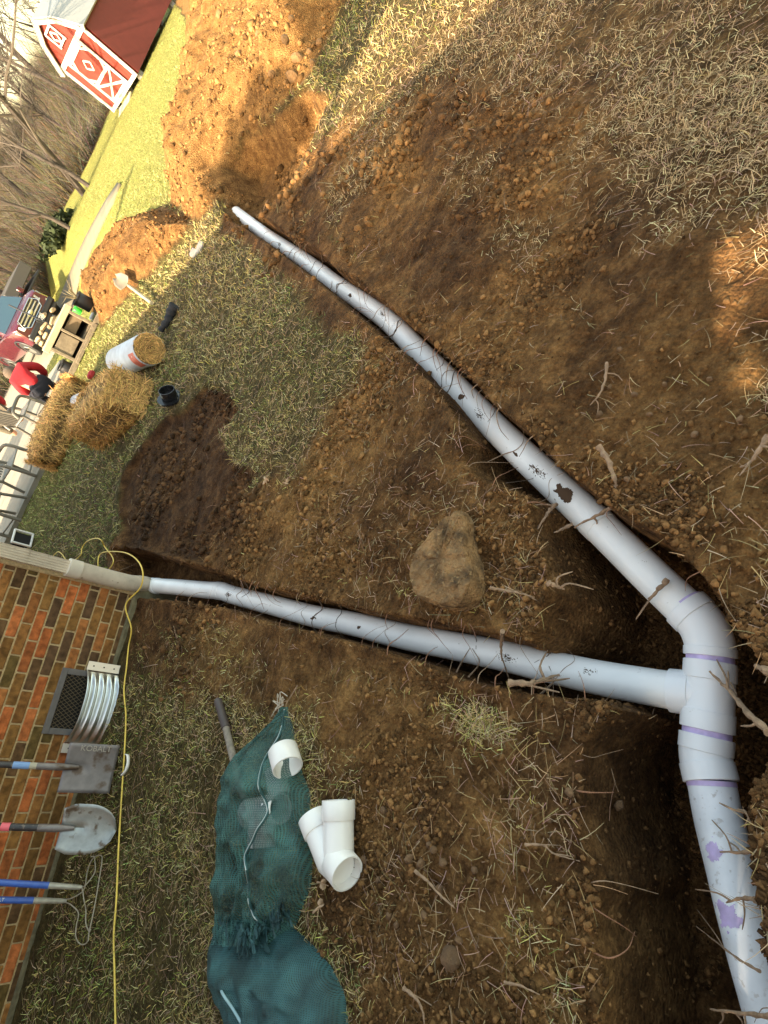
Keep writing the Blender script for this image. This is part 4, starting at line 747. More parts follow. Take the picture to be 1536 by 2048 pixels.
for k in range(38):
    if k < 24: i = R_.randrange(4, 66); c = mp[i]; d = (mp[i+1]-mp[i]).normalized(); rr0 = RM
    else: i = R_.randrange(14, 70); c = bp_[i]; d = (bp_[min(i+1, len(bp_)-1)]-bp_[i]).normalized(); rr0 = RB
    u = d.cross(ZV).normalized()*(1 if R_.random() < .6 else -1); r_ = R_.uniform(.0012, .0042); P = [c+u*(rr0+.05)+ZV*R_.uniform(.08, .15), c+u*rr0*.8+ZV*(rr0*.7+.012), c+d*R_.uniform(-.05, .05)+ZV*(rr0+r_*1.2)]
    if R_.random() < .6: P.append(c-u*rr0*.75+d*R_.uniform(-.06, .06)+ZV*(rr0*.72+.004)); P.append(c-u*(rr0+.03)+d*R_.uniform(-.08, .08)+ZV*R_.uniform(.0, .07))
    m = MB(); Q = cr(P, 5); m.tube(Q, [r_*(1-.7*i/(len(Q)-1)) for i in range(len(Q))], 6); tag(m.build('rootlet_strand', M_ROOTD if R_.random() < .6 else M_ROOT), 'fine rootlet strand dangling over a white pipe from the trench edge', 'root', 'fine rootlets over the pipes')
R_ = random.Random(77); EP_ = [Vector((a, b, 0)) for a, b in EXC]; M_RRED = mat('red_rootlet', (.26, .12, .065), .85, var=.3, scale=50); cnt = 0
while cnt < 84:
    i = R_.randrange(len(EP_)); a, b = EP_[i], EP_[(i+1) % len(EP_)]; p = a.lerp(b, R_.random()); d = b-a
    if p.length > 5.2 or p.length < .55 or d.length < .01: continue
    cnt += 1; nn_ = Vector((-d.y, d.x, 0)).normalized(); q = p+nn_*.03
    if sdf(EXC, np.array([q.x]), np.array([q.y]))[0] > 0: nn_ = -nn_
    t_ = d.normalized(); z0 = float(ter(*(p-nn_*.05)[:2])); L = R_.uniform(.04, .15); sw = R_.uniform(-.07, .07); r_ = R_.uniform(.0010, .0030)
    P = [Vector((p.x, p.y, z0-.005))-nn_*.04, Vector((p.x, p.y, z0+.004))+nn_*.012, Vector((p.x, p.y, z0-L*.35))+nn_*(.012+L*.35)+t_*sw*.4, Vector((p.x, p.y, z0-L*.8))+nn_*(.02+L*R_.uniform(.3, .8))+t_*sw]
    m = MB(); Q = cr(P, 4); m.tube(Q, [r_*(1-.65*k/(len(Q)-1)) for k in range(len(Q))], 5); tag(m.build('hanging_rootlet', M_RRED if cnt % 3 else M_ROOT), 'thin cut rootlet sticking out of the trench wall', 'root', 'cut rootlets along the trench walls')
# ------------------------------------------------------------------ straw bales and rolled mat
M_STRAW = mat('straw', (1, 1, 1), .75, attr=True, spec=.3)
M_BCORE = mat('straw_core', (.17, .10, .035), .95, var=.4, scale=40, bump=.02, bscale=90)
def straws(m, n, samp, L0, L1, r0, par_seed=1):
    R_ = random.Random(par_seed)
    for k in range(n):
        p, nr_, tg = samp(R_); tg = (tg+Vector([R_.uniform(-.7, .7) for _ in range(3)])).normalized(); tg = (tg-nr_*tg.dot(nr_)*.75).normalized(); L = R_.uniform(L0, L1); w_ = nr_.cross(tg).normalized()*r0*R_.uniform(.6, 1.4)
        a = p-tg*L*.5+nr_*R_.uniform(-.004, .012); b = p+tg*L*.5+nr_*R_.uniform(-.004, .03); md = (a+b)/2+nr_*.01; v_ = R_.uniform(.3, 1.5); c_ = (.66*v_, .41*v_*R_.uniform(.85, 1.1), .14*v_)
        m.add([a-w_, a+w_, md+w_, md-w_, b+w_*.4, b-w_*.4], [(0, 1, 2, 3), (3, 2, 4, 5)], c_)
def bale(c, ax, L, Wd, Hh, n, label, seed, tilt=0):
    b = thing('straw_bale', c, label, 'straw bale'); u = Vector((math.cos(ax), math.sin(ax), 0)); v = Vector((-u.y, u.x, 0)); R3 = Matrix((u, v, ZV)).transposed(); m = MB(); P = []
    N1, N2 = 20, 28
    def surf(s_, t_):
        x_ = (s_-.5)*L; e = (1-abs(2*s_-1)**5)**.35 if abs(2*s_-1) < 1 else 0; a = 2*math.pi*t_; cc, sn = math.cos(a), math.sin(a); pw = .45; yy_ = math.copysign(abs(cc)**pw, cc)*Wd/2; zz_ = math.copysign(abs(sn)**pw, sn)*Hh/2; lump = 1+.06*float(fbm(s_*4, t_*6, 1, 2, seed))
        return c+ZV*(Hh*.48)+u*x_+v*yy_*e*lump+ZV*zz_*e*lump
    for i in range(N1+1): P.append([surf(i/N1, j/N2) for j in range(N2)])
    m.grid(P, closeu=True); m.build('core', M_BCORE, b)
    m = MB()
    def samp(R_):
        s_ = R_.uniform(.0, 1); t_ = R_.random(); p = surf(min(max(s_, .01), .99), t_); q = surf(min(max(s_, .01), .99), t_+.01); e_ = surf(min(max(s_, .01), .99)+.005, t_); nr_ = (e_-p).cross(q-p); nr_ = nr_.normalized() if nr_.length > 1e-9 else ZV.copy()
        if nr_.dot(p-(c+ZV*Hh*.48)) < 0: nr_ = -nr_
        if R_.random() < .25: p = c+ZV*(Hh*.48)+u*(L/2*(1 if R_.random() < .5 else -1))*R_.uniform(.97, 1.03)+v*R_.uniform(-.46, .46)*Wd+ZV*R_.uniform(-.46, .46)*Hh; nr_ = u*(1 if (p-c).dot(u) > 0 else -1)
        return p, nr_, (v if R_.random() < .6 else ZV)
    straws(m, n, samp, .05, .17, .0030, seed); tag(m.build('loose_straw', M_STRAW, b, smooth=False), kind='stuff'); return b
bA = GT(257, 838); pB = GT(300, 760); dirA = math.atan2(pB.y-GT(165, 880).y, pB.x-GT(165, 880).x)
bale(bA, dirA, 1.02, .44, .46, 7500, 'nearer straw bale on the lawn beside the rolled mat', 301)
bC = GT(148, 858); dA2 = math.atan2(GT(165, 760).y-GT(100, 915).y, GT(165, 760).x-GT(100, 915).x)
bale(bC, dA2, 1.25, .44, .40, 6500, 'farther straw bale lying at the edge of the patio', 302)
def roll(c0, c1, r, name, label, red=True):
    c0 = Vector(c0); c1 = Vector(c1); t = thing(name, ((c0.x+c1.x)/2, (c0.y+c1.y)/2, min(c0.z, c1.z)-r), label, 'mat roll'); d = (c1-c0).normalized(); m = MB(); m._hol(c0, c1, r, .004, 36, None); m.build('wrapper', mat('wrapper', (.50, .54, .60), .35, var=.12, scale=12, bump=.003, bscale=25), t)
    m = MB(); m.tube([c0+d*.02, c0+d*.03, c1-d*.01, c1-d*.003], r-.008, 28); m.build('straw_fill', M_BCORE, t); m = MB()
    u = d.cross(ZV).normalized(); v = u.cross(d)
    def samp(R_):
        a = R_.uniform(0, 6.28); q = r*math.sqrt(R_.random())*.95; return c1+u*math.cos(a)*q+v*math.sin(a)*q+d*R_.uniform(0, .012), d, (u*-math.sin(a)+v*math.cos(a))
    straws(m, 900, samp, .03, .09, .0018, 77); tag(m.build('loose_straw', M_STRAW, t, smooth=False), kind='stuff')
    if red:
        L = (c1-c0).length; m = MB(); P = []; ca = math.atan2((Vector((0, 0, H))-c1).dot(v), (Vector((0, 0, H))-c1).dot(u))-.35
        for i in range(2): P.append([c1-d*(.03+.16*i)+(u*math.cos(ca+(j/12-.5)*1.1)+v*math.sin(ca+(j/12-.5)*1.1))*(r+.0025) for j in range(13)])
        m.grid(P); m.build('label', mat('red_label', (.55, .12, .07), .5, var=.2, scale=18, wear=((.75, .6, .5), 22, .62)), t)
    return t
rb = GT(322, 735); rd = (GT(345, 720)-GT(262, 770)); rd.z = 0; rd.normalize(); r0_ = .165; ce = atdepth(333, 716, 190); ce = Vector(ce); ce.z = max(ce.z, ter(ce.x, ce.y)+r0_)
sdir = (c3(319, 705, ce.z)-c3(235, 740, ce.z)).normalized(); roll(ce-sdir*.95, ce, r0_, 'straw_mat_roll', 'white wrapped roll of straw matting with an orange red label beside the nearer bale')
q = c3(172, 800, .12); roll(q-sdir*.35, q+sdir*.02, .11, 'white_roll', 'white wrapped roll end showing between the two straw bales', False)
# ------------------------------------------------------------------ patio, path
M_CONC = mat('concrete', (.25, .23, .185), .85, var=.14, scale=4, bump=.002, bscale=80, wear=((.26, .24, .2), 6, .62))
m = MB(); T = SLABS[0]; n = len(T); tv = [(x_, y_, .075) for x_, y_ in T]; bv = [(x_, y_, -.15) for x_, y_ in T]; m.add(tv+bv, [tuple(range(n))]+[(i, i+n, (i+1) % n+n, (i+1) % n) for i in range(n)]); tag(m.build('patio', M_CONC, smooth=False), 'grey concrete patio slab beyond the house corner', kind='structure')
m = MB(); P = []
for (xa, ya), (xb, yb) in zip([(243,370),(228,408),(212,440),(198,472),(184,505),(172,535),(160,562),(150,600),(138,650)], [(239,368),(212,408),(194,440),(176,472),(160,505),(147,535),(136,562),(120,600),(104,650)]):
    a = GT(xa, ya); b = GT(xb, yb); P.append([a.lerp(b, t)+ZV*.06 for t in (0, .33, .66, 1)])
m.grid(P); o = m.build('path', mat('path_concrete', (.15, .13, .09), .9, var=.12, scale=3)); o.modifiers.new('thickness', 'SOLIDIFY').thickness = .1; tag(o, 'pale concrete path crossing the lawn', kind='structure')
m = MB(); P = []
for k in range(22):
    y_ = 13.38+k*1.0; x1_ = -.9 if y_ < 15 else (-.9+3.0*float(ss(y_, 15, 20))); P.append([Vector((x_, y_, float(ter(x_, y_))+.05)) for x_ in np.linspace(-16, x1_, 9)])
m.grid(P); o = m.build('driveway', M_CONC); o.modifiers.new('thickness', 'SOLIDIFY').thickness = .08; tag(o, 'pale concrete driveway under the maroon pickup', kind='structure')
# ------------------------------------------------------------------ workbench with buckets and split logs
def K(px, py, ppm): return Vector(atdepth(px, py, ppm))
M_OLDW = mat('weathered_boards', (.20, .16, .105), .85, var=.25, scale=18, bump=.003, bscale=60); M_PALEW = mat('pale_board', (.42, .36, .235), .8, var=.1, scale=12); M_LOG = mat('split_wood', (.40, .29, .17), .85, var=.3, scale=22, bump=.006, bscale=60); M_BUCK = mat('black_bucket', (.02, .02, .022), .5)
cb0 = GT(180, 690); uu = GT(205, 645)-GT(176, 712); uu.z = 0; Wc = .72; uu.normalize(); vv = Vector((-uu.y, uu.x, 0)); Rc = Matrix((uu, vv, ZV)).transposed()
cart = thing('wooden_workbench', cb0, 'weathered wooden bench cabinet with a pale top beam and one open shelf bay', 'bench'); hb = .44; cc0 = cb0+vv*.25
def bb(c, d, nm, mt, par=cart, bev=.006): m = MB(); m.box(cc0+Rc @ Vector(c), d, Rc, bev=bev); return m.build(nm, mt, par)
bb((0, -.02, hb+.04), (Wc+.12, .20, .09), 'top_beam', M_PALEW); bb((0, .24, hb+.02), (Wc, .34, .03), 'top_board', M_OLDW)
bb((-Wc/2+.03, .1, hb/2), (.05, .5, hb), 'side_panel', M_OLDW); bb((Wc/2-.03, .1, hb/2), (.05, .5, hb), 'side_panel', M_OLDW); bb((.02, .05, hb/2), (.04, .42, hb-.02), 'divider', M_OLDW)
bb((-.17, -.12, hb*.62), (.31, .025, hb*.62), 'front_panel', M_OLDW); bb((.19, -.06, hb*.70), (.29, .02, hb*.4), 'upper_panel', mat('tan_panel', (.20, .145, .085), .85, var=.15)); bb((.19, .1, .10), (.30, .4, .03), 'shelf', M_OLDW); bb((0, .33, hb/2), (Wc, .02, hb), 'back_panel', M_DARK); bb((0, .05, .04), (Wc, .5, .05), 'base', M_OLDW)
R_ = random.Random(8)
for k in range(9):
    p = cc0+uu*(-.30+.55*(k % 5)/4.+R_.uniform(-.04, .04))+vv*(.12+.12*(k//5))+ZV*(hb+.12+.06*(k//4)); d = Vector((R_.uniform(-1, 1), R_.uniform(-1, 1), R_.uniform(-.2, .5))).normalized(); L = R_.uniform(.09, .17); m = MB(); P = [p-d*L/2, p-d*L/4+Vector((0, 0, .01)), p+d*L/4, p+d*L/2]; m.tube(P, [.022, .036, .032, .02], 5); tag(m.build('split_log', M_LOG, angle=30), 'short piece of pale split firewood heaped on the wooden bench', 'firewood', 'split logs on the bench')
def bucket(p, r, h, label, plant=False):
    t = thing('black_bucket', p, label, 'bucket'); m = MB(); m._hol(p, p+ZV*h, r, .006, 20, None); m.build('bucket_body', M_BUCK, t); m = MB(); m._hol(p+ZV*(h-.02), p+ZV*(h+.004), r+.012, .01, 20, None); m.build('rim', M_BUCK, t); m = MB(); m.tube([p+ZV*.01, p+ZV*.03], r-.008, 20); m.build('bucket_base', M_BUCK, t)
    if plant:
        m = MB(); m.tube([p+ZV*(h-.06), p+ZV*(h-.04)], r-.008, 16)
        m.build('potting_soil', M_CD, t); m = MB(); R2_ = random.Random(4)
        for k in range(16): a = R2_.uniform(0, 6.28); m.tube([p+ZV*(h-.05), p+ZV*(h+.12)+Vector((math.cos(a), math.sin(a), 0))*.08, p+ZV*(h+R2_.uniform(.12, .26))+Vector((math.cos(a), math.sin(a), 0))*R2_.uniform(.1, .22)], [.005, .004, .001], 4)
        tag(m.build('dry_grass_plant', mat('dry_plant', (.3, .24, .12), .8), t), kind='stuff')
bk = cc0+uu*(Wc/2+.24)+vv*.1; bk.z = float(ter(bk.x, bk.y))+.06; bucket(bk, .115, .25, 'black bucket planter with dry grass, right end of the wooden bench', True)
bk = cc0-uu*(Wc/2+.14)-vv*.02; bk.z = float(ter(bk.x, bk.y)); bucket(bk+ZV*.02, .10, .20, 'black bucket by the left end of the wooden bench')
bb2 = cc0-uu*.15+vv*.0
m = MB(); P0 = cc0-uu*1.6-vv*.12; P1 = cc0+uu*2.1-vv*.20; m.box(Vector(((P0.x+P1.x)/2, (P0.y+P1.y)/2, .05)), ((P1-P0).length, .05, .09), Matrix(((P1-P0).normalized(), ZV.cross((P1-P0).normalized()), ZV)).transposed(), bev=.006); tag(m.build('edging_board', M_OLDW), 'long grey timber edging board in front of the wooden bench', 'board')
gb = GT(176, 632)+ZV*.12; t_ = thing('green_cup', gb, 'bright green plastic cup on the low spoil pile behind the bench', 'cup'); m = MB(); m._hol(gb, gb+ZV*.13, .055, .004, 16, None); m.build('cup_wall', mat('bright_green', (.04, .6, .05), .4), t_)
for i_, (x_, y_) in enumerate([(188, 636), (196, 644)]): q = GT(x_, y_)+ZV*.03; m = MB(); m.tube([q-Vector((.05, 0, 0)), q+Vector((.06, .02, 0)), q+Vector((.08, .03, 0))], [.035, .035, .015], 12); tag(m.build('plastic_bottle', M_WHITE), ('white bottle lying next to the green cup', 'white bottle lying farther from the green cup')[i_], 'bottle')
q = GT(187, 752)+ZV*.03; m = MB(); m.box(q, (.13, .10, .09), Matrix.Rotation(.5, 3, 'Z'), bev=.025); tag(m.build('red_pouch', mat('red_fabric', (.42, .02, .02), .7)), 'small red pouch on the grass between the far bale and the sunlight', 'pouch')
# pale scoop shovel on the grass
q0 = GT(272, 580); q1 = GT(313, 612); d = (q1-q0).normalized(); t_ = thing('scoop_shovel', q0, 'pale scoop shovel with a light wooden handle standing up on the lawn edge', 'shovel'); h0 = q0+ZV*.12; h1 = q1+ZV*.06
m = MB(); m.tube([h0-d*.02, h1], .022, 10); m.build('handle', M_PALEW, t_); s_ = Vector((-d.y, d.x, 0)); m = MB(); m.grid([[h0+d*(.06-.20*i/8)+s_*(w_/6-1)*.11*math.sin(math.pi*min(1, .35+(8-i)/8*.65)*.5+.0)**.5*(1 if i < 6 else 1-(i-5)*.2)+ZV*(.02+.04*((w_/6-1)**2)+.12*i/8) for w_ in range(13)] for i in range(9)]); o = m.build('scoop', mat('pale_plastic', (.22, .18, .13), .5, var=.1), t_); o.modifiers.new('thickness', 'SOLIDIFY').thickness = .004
# ------------------------------------------------------------------ patio chairs
M_CH = mat('chair_frame', (.17, .155, .13), .5, metal=.3); M_SLING = mat('sling_fabric', (.26, .25, .22), .8, var=.1, scale=40)
def chair(loc, rz, label):
    t = thing('patio_chair', loc, label, 'chair', 'metal patio chairs', rz=0); Rz = Matrix.Rotation(rz, 3, 'Z'); f = lambda x_, y_, z_: Vector(loc)+Rz @ (Vector((x_, y_, z_))*.74)
    for sx in (-1, 1):
        m = MB(); m.tube(cr([f(sx*.29, .28, 0), f(sx*.29, .27, .35), f(sx*.29, .22, .62), f(sx*.29, .0, .66), f(sx*.29, -.24, .64), f(sx*.28, -.32, .5)], 4), .025, 8); m.build('arm', M_CH, t)
        m = MB(); m.tube([f(sx*.28, -.30, 0), f(sx*.26, -.22, .42), f(sx*.26, -.34, 1.0)], .022, 8); m.build('back_post', M_CH, t)
    m = MB(); m.box(f(0, .02, .43), (.40, .37, .025), Rz, bev=.012); m.build('seat', M_SLING, t)
    for k in range(7):
        x_ = -.21+.07*k; m = MB(); m.tube([f(x_, -.225, .47), f(x_, -.335, .97)], .014, 6); m.build('back_slat', M_CH, t)
    m = MB(); m.tube(cr([f(-.26, -.34, 1.0), f(-.13, -.36, 1.06), f(.13, -.36, 1.06), f(.26, -.34, 1.0)], 4), .024, 8); m.build('top_rail', M_CH, t); m = MB(); m.tube([f(-.29, .27, .12), f(.29, .27, .12)], .011, 6); m.build('stretcher', M_CH, t)
    return t
def onslab(px, py): q = G(px, py, .075); return (q[0], q[1], .075)
chair(onslab(66, 948), -2.2, 'grey metal patio chair nearest the far straw bale'); chair(onslab(36, 1035), 2.5, 'grey metal patio chair nearest the house corner'); chair(onslab(88, 845), -.9, 'grey metal patio chair behind the red hooded person')
# ------------------------------------------------------------------ people
def figure(name, label, J, edges, rad, root_i, skinm, clothes, hair=None):
    t = thing(name, J[root_i], label, 'person')
    def sk(nm, idx, ed, rd, mt, rt_, par):
        me = bpy.data.meshes.new(nm); mp_ = {a: i for i, a in enumerate(idx)}; me.from_pydata([J[a] for a in idx], [(mp_[a], mp_[b]) for a, b in ed], []); o = bpy.data.objects.new(nm, me); C.objects.link(o); me.materials.append(mt)
        s_ = o.modifiers.new('skin', 'SKIN'); s_.use_smooth_shade = True
        for a, i in mp_.items(): me.skin_vertices[0].data[i].radius = (rd[a], rd[a]); me.skin_vertices[0].data[i].use_root = (a == rt_)
        o.modifiers.new('sub', 'SUBSURF').levels = 2; o.modifiers['sub'].render_levels = 2; o.parent = par; o.matrix_parent_inverse = PARINV(par); return o
    body = sk('body', list(range(len(J))), edges, rad, skinm, root_i, t)
    for nm, idx, mt, gr_ in clothes: ed = [e for e in edges if e[0] in idx and e[1] in idx]; sk(nm, idx, ed, {i: rad[i]+gr_ for i in idx}, mt, idx[0], t)
    return t, body
M_SKIN = mat('skin', (.50, .27, .18), .55); M_RED = mat('red_hoodie', (.36, .010, .018), .85, var=.15, scale=14, bump=.004, bscale=30); M_JEAN = mat('dark_jeans', (.015, .017, .028), .9); M_HAIR = mat('grey_brown_hair', (.10, .075, .055), .9, bump=.004, bscale=90)
pb_ = K(80, 772, 120); rtv = Vector((.96, .28, 0)); fwv = Vector((-.28, .96, 0))
def PJ(x_, y_, z_): return pb_+(rtv*x_+fwv*y_+ZV*z_)*.86
J = [PJ(0, 0, 0), PJ(.03, .07, .16), PJ(.05, .15, .30), PJ(.06, .22, .37), PJ(.07, .27, .44), PJ(.07, .30, .50),
     PJ(-.10, .12, .38), PJ(-.18, .25, .16), PJ(-.06, .42, .04), PJ(-.01, .48, .02),
     PJ(.24, .10, .38), PJ(.38, .16, .14), PJ(.34, .34, -.06), PJ(.33, .40, -.09),
     PJ(-.12, .02, -.06), PJ(-.14, .36, .02), PJ(-.14, .30, -.40), PJ(-.14, .42, -.44), PJ(.14, .02, -.06), PJ(.18, .36, .02), PJ(.18, .30, -.40), PJ(.18, .42, -.44)]
EDG = [(0, 1), (1, 2), (2, 3), (3, 4), (4, 5), (2, 6), (6, 7), (7, 8), (8, 9), (2, 10), (10, 11), (11, 12), (12, 13), (0, 14), (14, 15), (15, 16), (16, 17), (0, 18), (18, 19), (19, 20), (20, 21)]
RAD = [.12, .125, .11, .05, .085, .07, .065, .05, .035, .03, .065, .05, .035, .03, .09, .075, .05, .045, .09, .075, .05, .045]
t_, bo = figure('person', 'person in a red hooded jacket and dark jeans crouching by the patio, seen from behind', J, EDG, RAD, 0, M_SKIN, [('jacket', [0, 1, 2, 3, 6, 7, 8, 10, 11, 12], M_RED, .026), ('jeans', [0, 1, 14, 15, 16, 18, 19, 20], M_JEAN, .016)])
m = MB(); hc = J[4]*.5+J[5]*.5
P = [[hc-fwv*.012+ZV*.015+Vector((math.cos(a)*math.sin(b), math.sin(a)*math.sin(b), math.cos(b)))*.108 for a in [2*math.pi*k/16 for k in range(16)]] for b in [.05+1.75*i/8 for i in range(9)]]; m.grid(P, closeu=True); m.build('hair', M_HAIR, t_)
m = MB(); hc2 = J[3]-fwv*.05; P = [[hc2+rtv*.13*math.cos(a)*s_+fwv*(-.06+.05*math.sin(a))*s_+ZV*(-.07+.09*s_+.03*math.sin(a)) for a in [2*math.pi*k/16 for k in range(16)]] for s_ in (.55, .85, 1.0, .9, .7)]; m.grid(P, closeu=True); m.build('hood', M_RED, t_)
J2 = [q+(K(-6, 832, 118)-pb_) for q in J]
figure('person', 'person in a red sweater seated at the left edge among the patio chairs', J2, EDG, RAD, 0, M_SKIN, [('sweater', [0, 1, 2, 3, 6, 7, 8, 10, 11, 12], M_RED, .026), ('trousers', [0, 14, 15, 16, 18, 19, 20], mat('khaki_trousers', (.10, .085, .06), .9), .014)])
m = MB(); a = K(18, 610, 95); b = K(150, 672, 95); m.tube([a, b, b+(b-a)*.35], .016, 8); tag(m.build('garden_pole', M_BUCK), 'thin black garden pole standing in front of the maroon pickup', 'pole')
# ------------------------------------------------------------------ maroon pickup
M_MAR = mat('maroon_paint', (.075, .007, .018), .25, coat=.8, spec=.5); M_CHR = mat('chrome', (.65, .66, .68), .18, metal=1); M_GLS = mat('windscreen', (.035, .07, .10), .08, spec=.8); M_TYRE = mat('tyre_rubber', (.02, .02, .02), .85); M_LAMP = mat('lamp_glass', (.55, .55, .56), .1, spec=.8)
fc = K(62, 628, 54); zg = fc.z-.92; head = Vector((.26, -1, 0)).normalized(); lat = Vector((head.y*-1, head.x, 0)); lat = -lat if lat.x < 0 else lat
TR = Vector((fc.x, fc.y, zg)); Rt = Matrix((lat, head, ZV)).transposed(); tl = lambda x_, y_, z_: TR+Rt @ Vector((x_, y_, z_))
tk = thing('pickup_truck', TR, 'maroon pickup truck parked facing the camera with a chrome grille', 'pickup truck')
def loft(secs, nm, mt, par, n=20, ang=35):                 # (y, halfw bottom, halfw top, z0, z1, round)
    m = MB(); P = []
    for y_, wb_, wt_, z0, z1, rd in secs:
        row = []
        for (sx, sz) in ((1, 1), (-1, 1), (-1, -1), (1, -1)):
            for k in range(4):
                a = {(1, 1): 0, (-1, 1): math.pi/2, (-1, -1): math.pi, (1, -1): 1.5*math.pi}[(sx, sz)]+k/3*math.pi/2; w_ = wt_ if sz > 0 else wb_; row.append(tl(sx*(w_-rd)+rd*math.cos(a), y_, (z1-rd if sz > 0 else z0+rd)+rd*math.sin(a)))
        P.append(row)
    m.grid(P, closeu=True); n_ = len(P[0]); m.add(P[0], [tuple(range(n_))]); m.add(P[-1], [tuple(range(n_))[::-1]]); return m.build(nm, mt, par, angle=ang)
loft([(.0, .90, .84, .52, 1.12, .06), (-.12, .99, .92, .42, 1.20, .07), (-1.2, 1.0, .95, .38, 1.28, .07), (-1.6, 1.0, .96, .38, 1.30, .06), (-3.3, 1.0, .98, .38, 1.30, .06), (-5.6, 1.0, .98, .42, 1.32, .05)], 'body', M_MAR, tk)
loft([(-1.25, .86, .80, 1.22, 1.27, .02), (-1.95, .90, .70, 1.22, 1.90, .05), (-3.2, .90, .70, 1.22, 1.94, .06), (-3.45, .88, .74, 1.22, 1.85, .05)], 'cabin', M_MAR, tk)
def slab(pts, nm, mt, par, th=.01): m = MB(); Q = [tl(*p) for p in pts]; n_ = ((Q[1]-Q[0]).cross(Q[2]-Q[0])).normalized()*th; k = len(Q); m.add([q+n_ for q in Q]+[q-n_ for q in Q], [tuple(range(k)), tuple(range(2*k-1, k-1, -1))]+[(i, i+k, (i+1) % k+k, (i+1) % k) for i in range(k)]); return m.build(nm, mt, par, False)
slab([(-.80, -1.28, 1.28), (.80, -1.28, 1.28), (.66, -1.93, 1.86), (-.66, -1.93, 1.86)], 'windscreen', M_GLS, tk, .022)
for s_ in (-1, 1):
    slab([(s_*.885, -1.75, 1.34), (s_*.885, -3.1, 1.34), (s_*.725, -3.1, 1.84), (s_*.725, -2.1, 1.84)], 'side_window', M_GLS, tk, .02)
    wm = None
    for y_ in (-1.0, -4.7):
        m = MB(); m.tube([tl(s_*.78, y_, .40), tl(s_*.80, y_, .40), tl(s_*.98, y_, .40), tl(s_*1.01, y_, .40)], [.36, .40, .40, .37], 28); wo = m.build('wheel', M_TYRE, tk); m = MB(); m.tube([tl(s_*1.0, y_, .40), tl(s_*1.02, y_, .40)], [.25, .22], 20); m.build('rim', M_CHR, wo)
        m = MB(); m.tube([tl(s_*.99, y_+.50*math.cos(a), .42+.50*math.sin(a)) for a in [math.pi*k/14 for k in range(15)]], .035, 8); m.build('wheel_arch', M_BUCK, tk)
    slab([(s_*.60, .02, .86), (s_*.90, -.08, .90), (s_*.93, -.12, 1.08), (s_*.66, .01, 1.08)], 'headlight', M_LAMP, tk, .02); slab([(s_*.62, .03, .62), (s_*.80, .0, .60), (s_*.84, -.02, .74)], 'fog_light_trim', M_CHR, tk, .012)
    m = MB(); m.tube([tl(s_*.95, -1.7, 1.32), tl(s_*1.1, -1.68, 1.38)], .03, 8); mo = m.build('mirror', M_BUCK, tk); m = MB(); m.box(tl(s_*1.18, -1.68, 1.42), (.20, .10, .26), Rt, bev=.03); m.build('mirror_housing', M_MAR, mo)
m = MB(); m.box(tl(0, -.02, .96), (1.16, .05, .44), Rt, bev=.02); gr_o = m.build('grille', M_BUCK, tk)
hexp = [(-.62, .94), (-.50, 1.18), (.50, 1.18), (.62, .94), (.46, .74), (-.46, .74), (-.62, .94)]; m = MB(); m.tube([tl(a, .03, b) for a, b in hexp], .022, 8); m.build('chrome_surround', M_CHR, gr_o)
for z_ in (.84, .96, 1.08): m = MB(); m.box(tl(0, .02, z_), (1.06, .04, .06), Rt, bev=.012); m.build('grille_bar', M_CHR, gr_o)
m = MB(); P = [[tl(.15*math.cos(a)*s_, .045+.01*(1-s_), .96+.07*math.sin(a)*s_) for a in [2*math.pi*k/20 for k in range(20)]] for s_ in (1, .8, .3)]; m.grid(P, closeu=True); m.add(P[-1], [tuple(range(20))]); m.build('oval_badge', M_CHR, gr_o)
m = MB(); m.box(tl(0, .04, .58), (1.86, .14, .20), Rt, bev=.04); m.build('bumper', M_BUCK, tk); m = MB(); m.box(tl(0, -.02, .40), (1.7, .2, .16), Rt, bev=.04); m.build('air_dam', M_BUCK, tk)
m = MB(); m.box(tl(0.02, .125, .60), (.42, .012, .26), Rt, bev=.004); lp_ = m.build('number_plate', M_BUCK, tk); M_WL = mat('plate_white', (.85, .85, .85), .5)
text('THAN', .11, tl(.02, .134, .665), -lat if False else lat, ZV, M_WL, 'lettering', lp_, .001); text('VIP', .17, tl(.02, .134, .555), lat, ZV, M_WL, 'lettering', lp_, .001)
# dark trailer beyond the pickup
tb = K(24, 592, 46); tr = thing('utility_trailer', tb-ZV*.9, 'dark utility trailer standing behind the maroon pickup', 'trailer'); m = MB(); m.box(tb+lat*.9-head*2, (1.8, 3, .5), Rt, bev=.03); m.build('trailer_box', mat('trailer_grey', (.07, .065, .06), .7), tr)
m = MB(); m.box(tb+lat*.9-head*2-ZV*.5, (1.9, 3.1, .1), Rt, bev=.02); m.build('chassis', M_BUCK, tr)
# ------------------------------------------------------------------ red barn shed
M_RP = mat('red_siding', (.21, .030, .020), .6, var=.08, scale=6); M_RP_SHADE = mat('red_siding_shaded', (.13, .02, .015), .65, var=.08, scale=6); M_TRIM = mat('white_trim', (.58, .57, .54), .5); M_MRF = mat('metal_roofing', (.36, .37, .35), .4, metal=.4)  # side walls get a darker copy of the siding, shade put into its colour
bc = GT(284, 155); vd = Vector((bc.x, bc.y, 0)).normalized(); pr_ = Vector((vd.y, -vd.x, 0)); ph = math.radians(50)
ef_ = (pr_*math.cos(ph)-vd*math.sin(ph)).normalized(); es = Vector((-ef_.y, ef_.x, 0)); es = -es if es.dot(vd) < 0 else es; BW, BL, EH, KH, PH_ = 2.6, 3.9, 1.95, 2.68, 3.1
B0_ = Vector((bc.x, bc.y, bc.z+.16)); fn = -es; X_ = lambda x_, y_, z_: B0_-ef_*x_+es*y_+ZV*z_   # x leftwards from the corner, y back
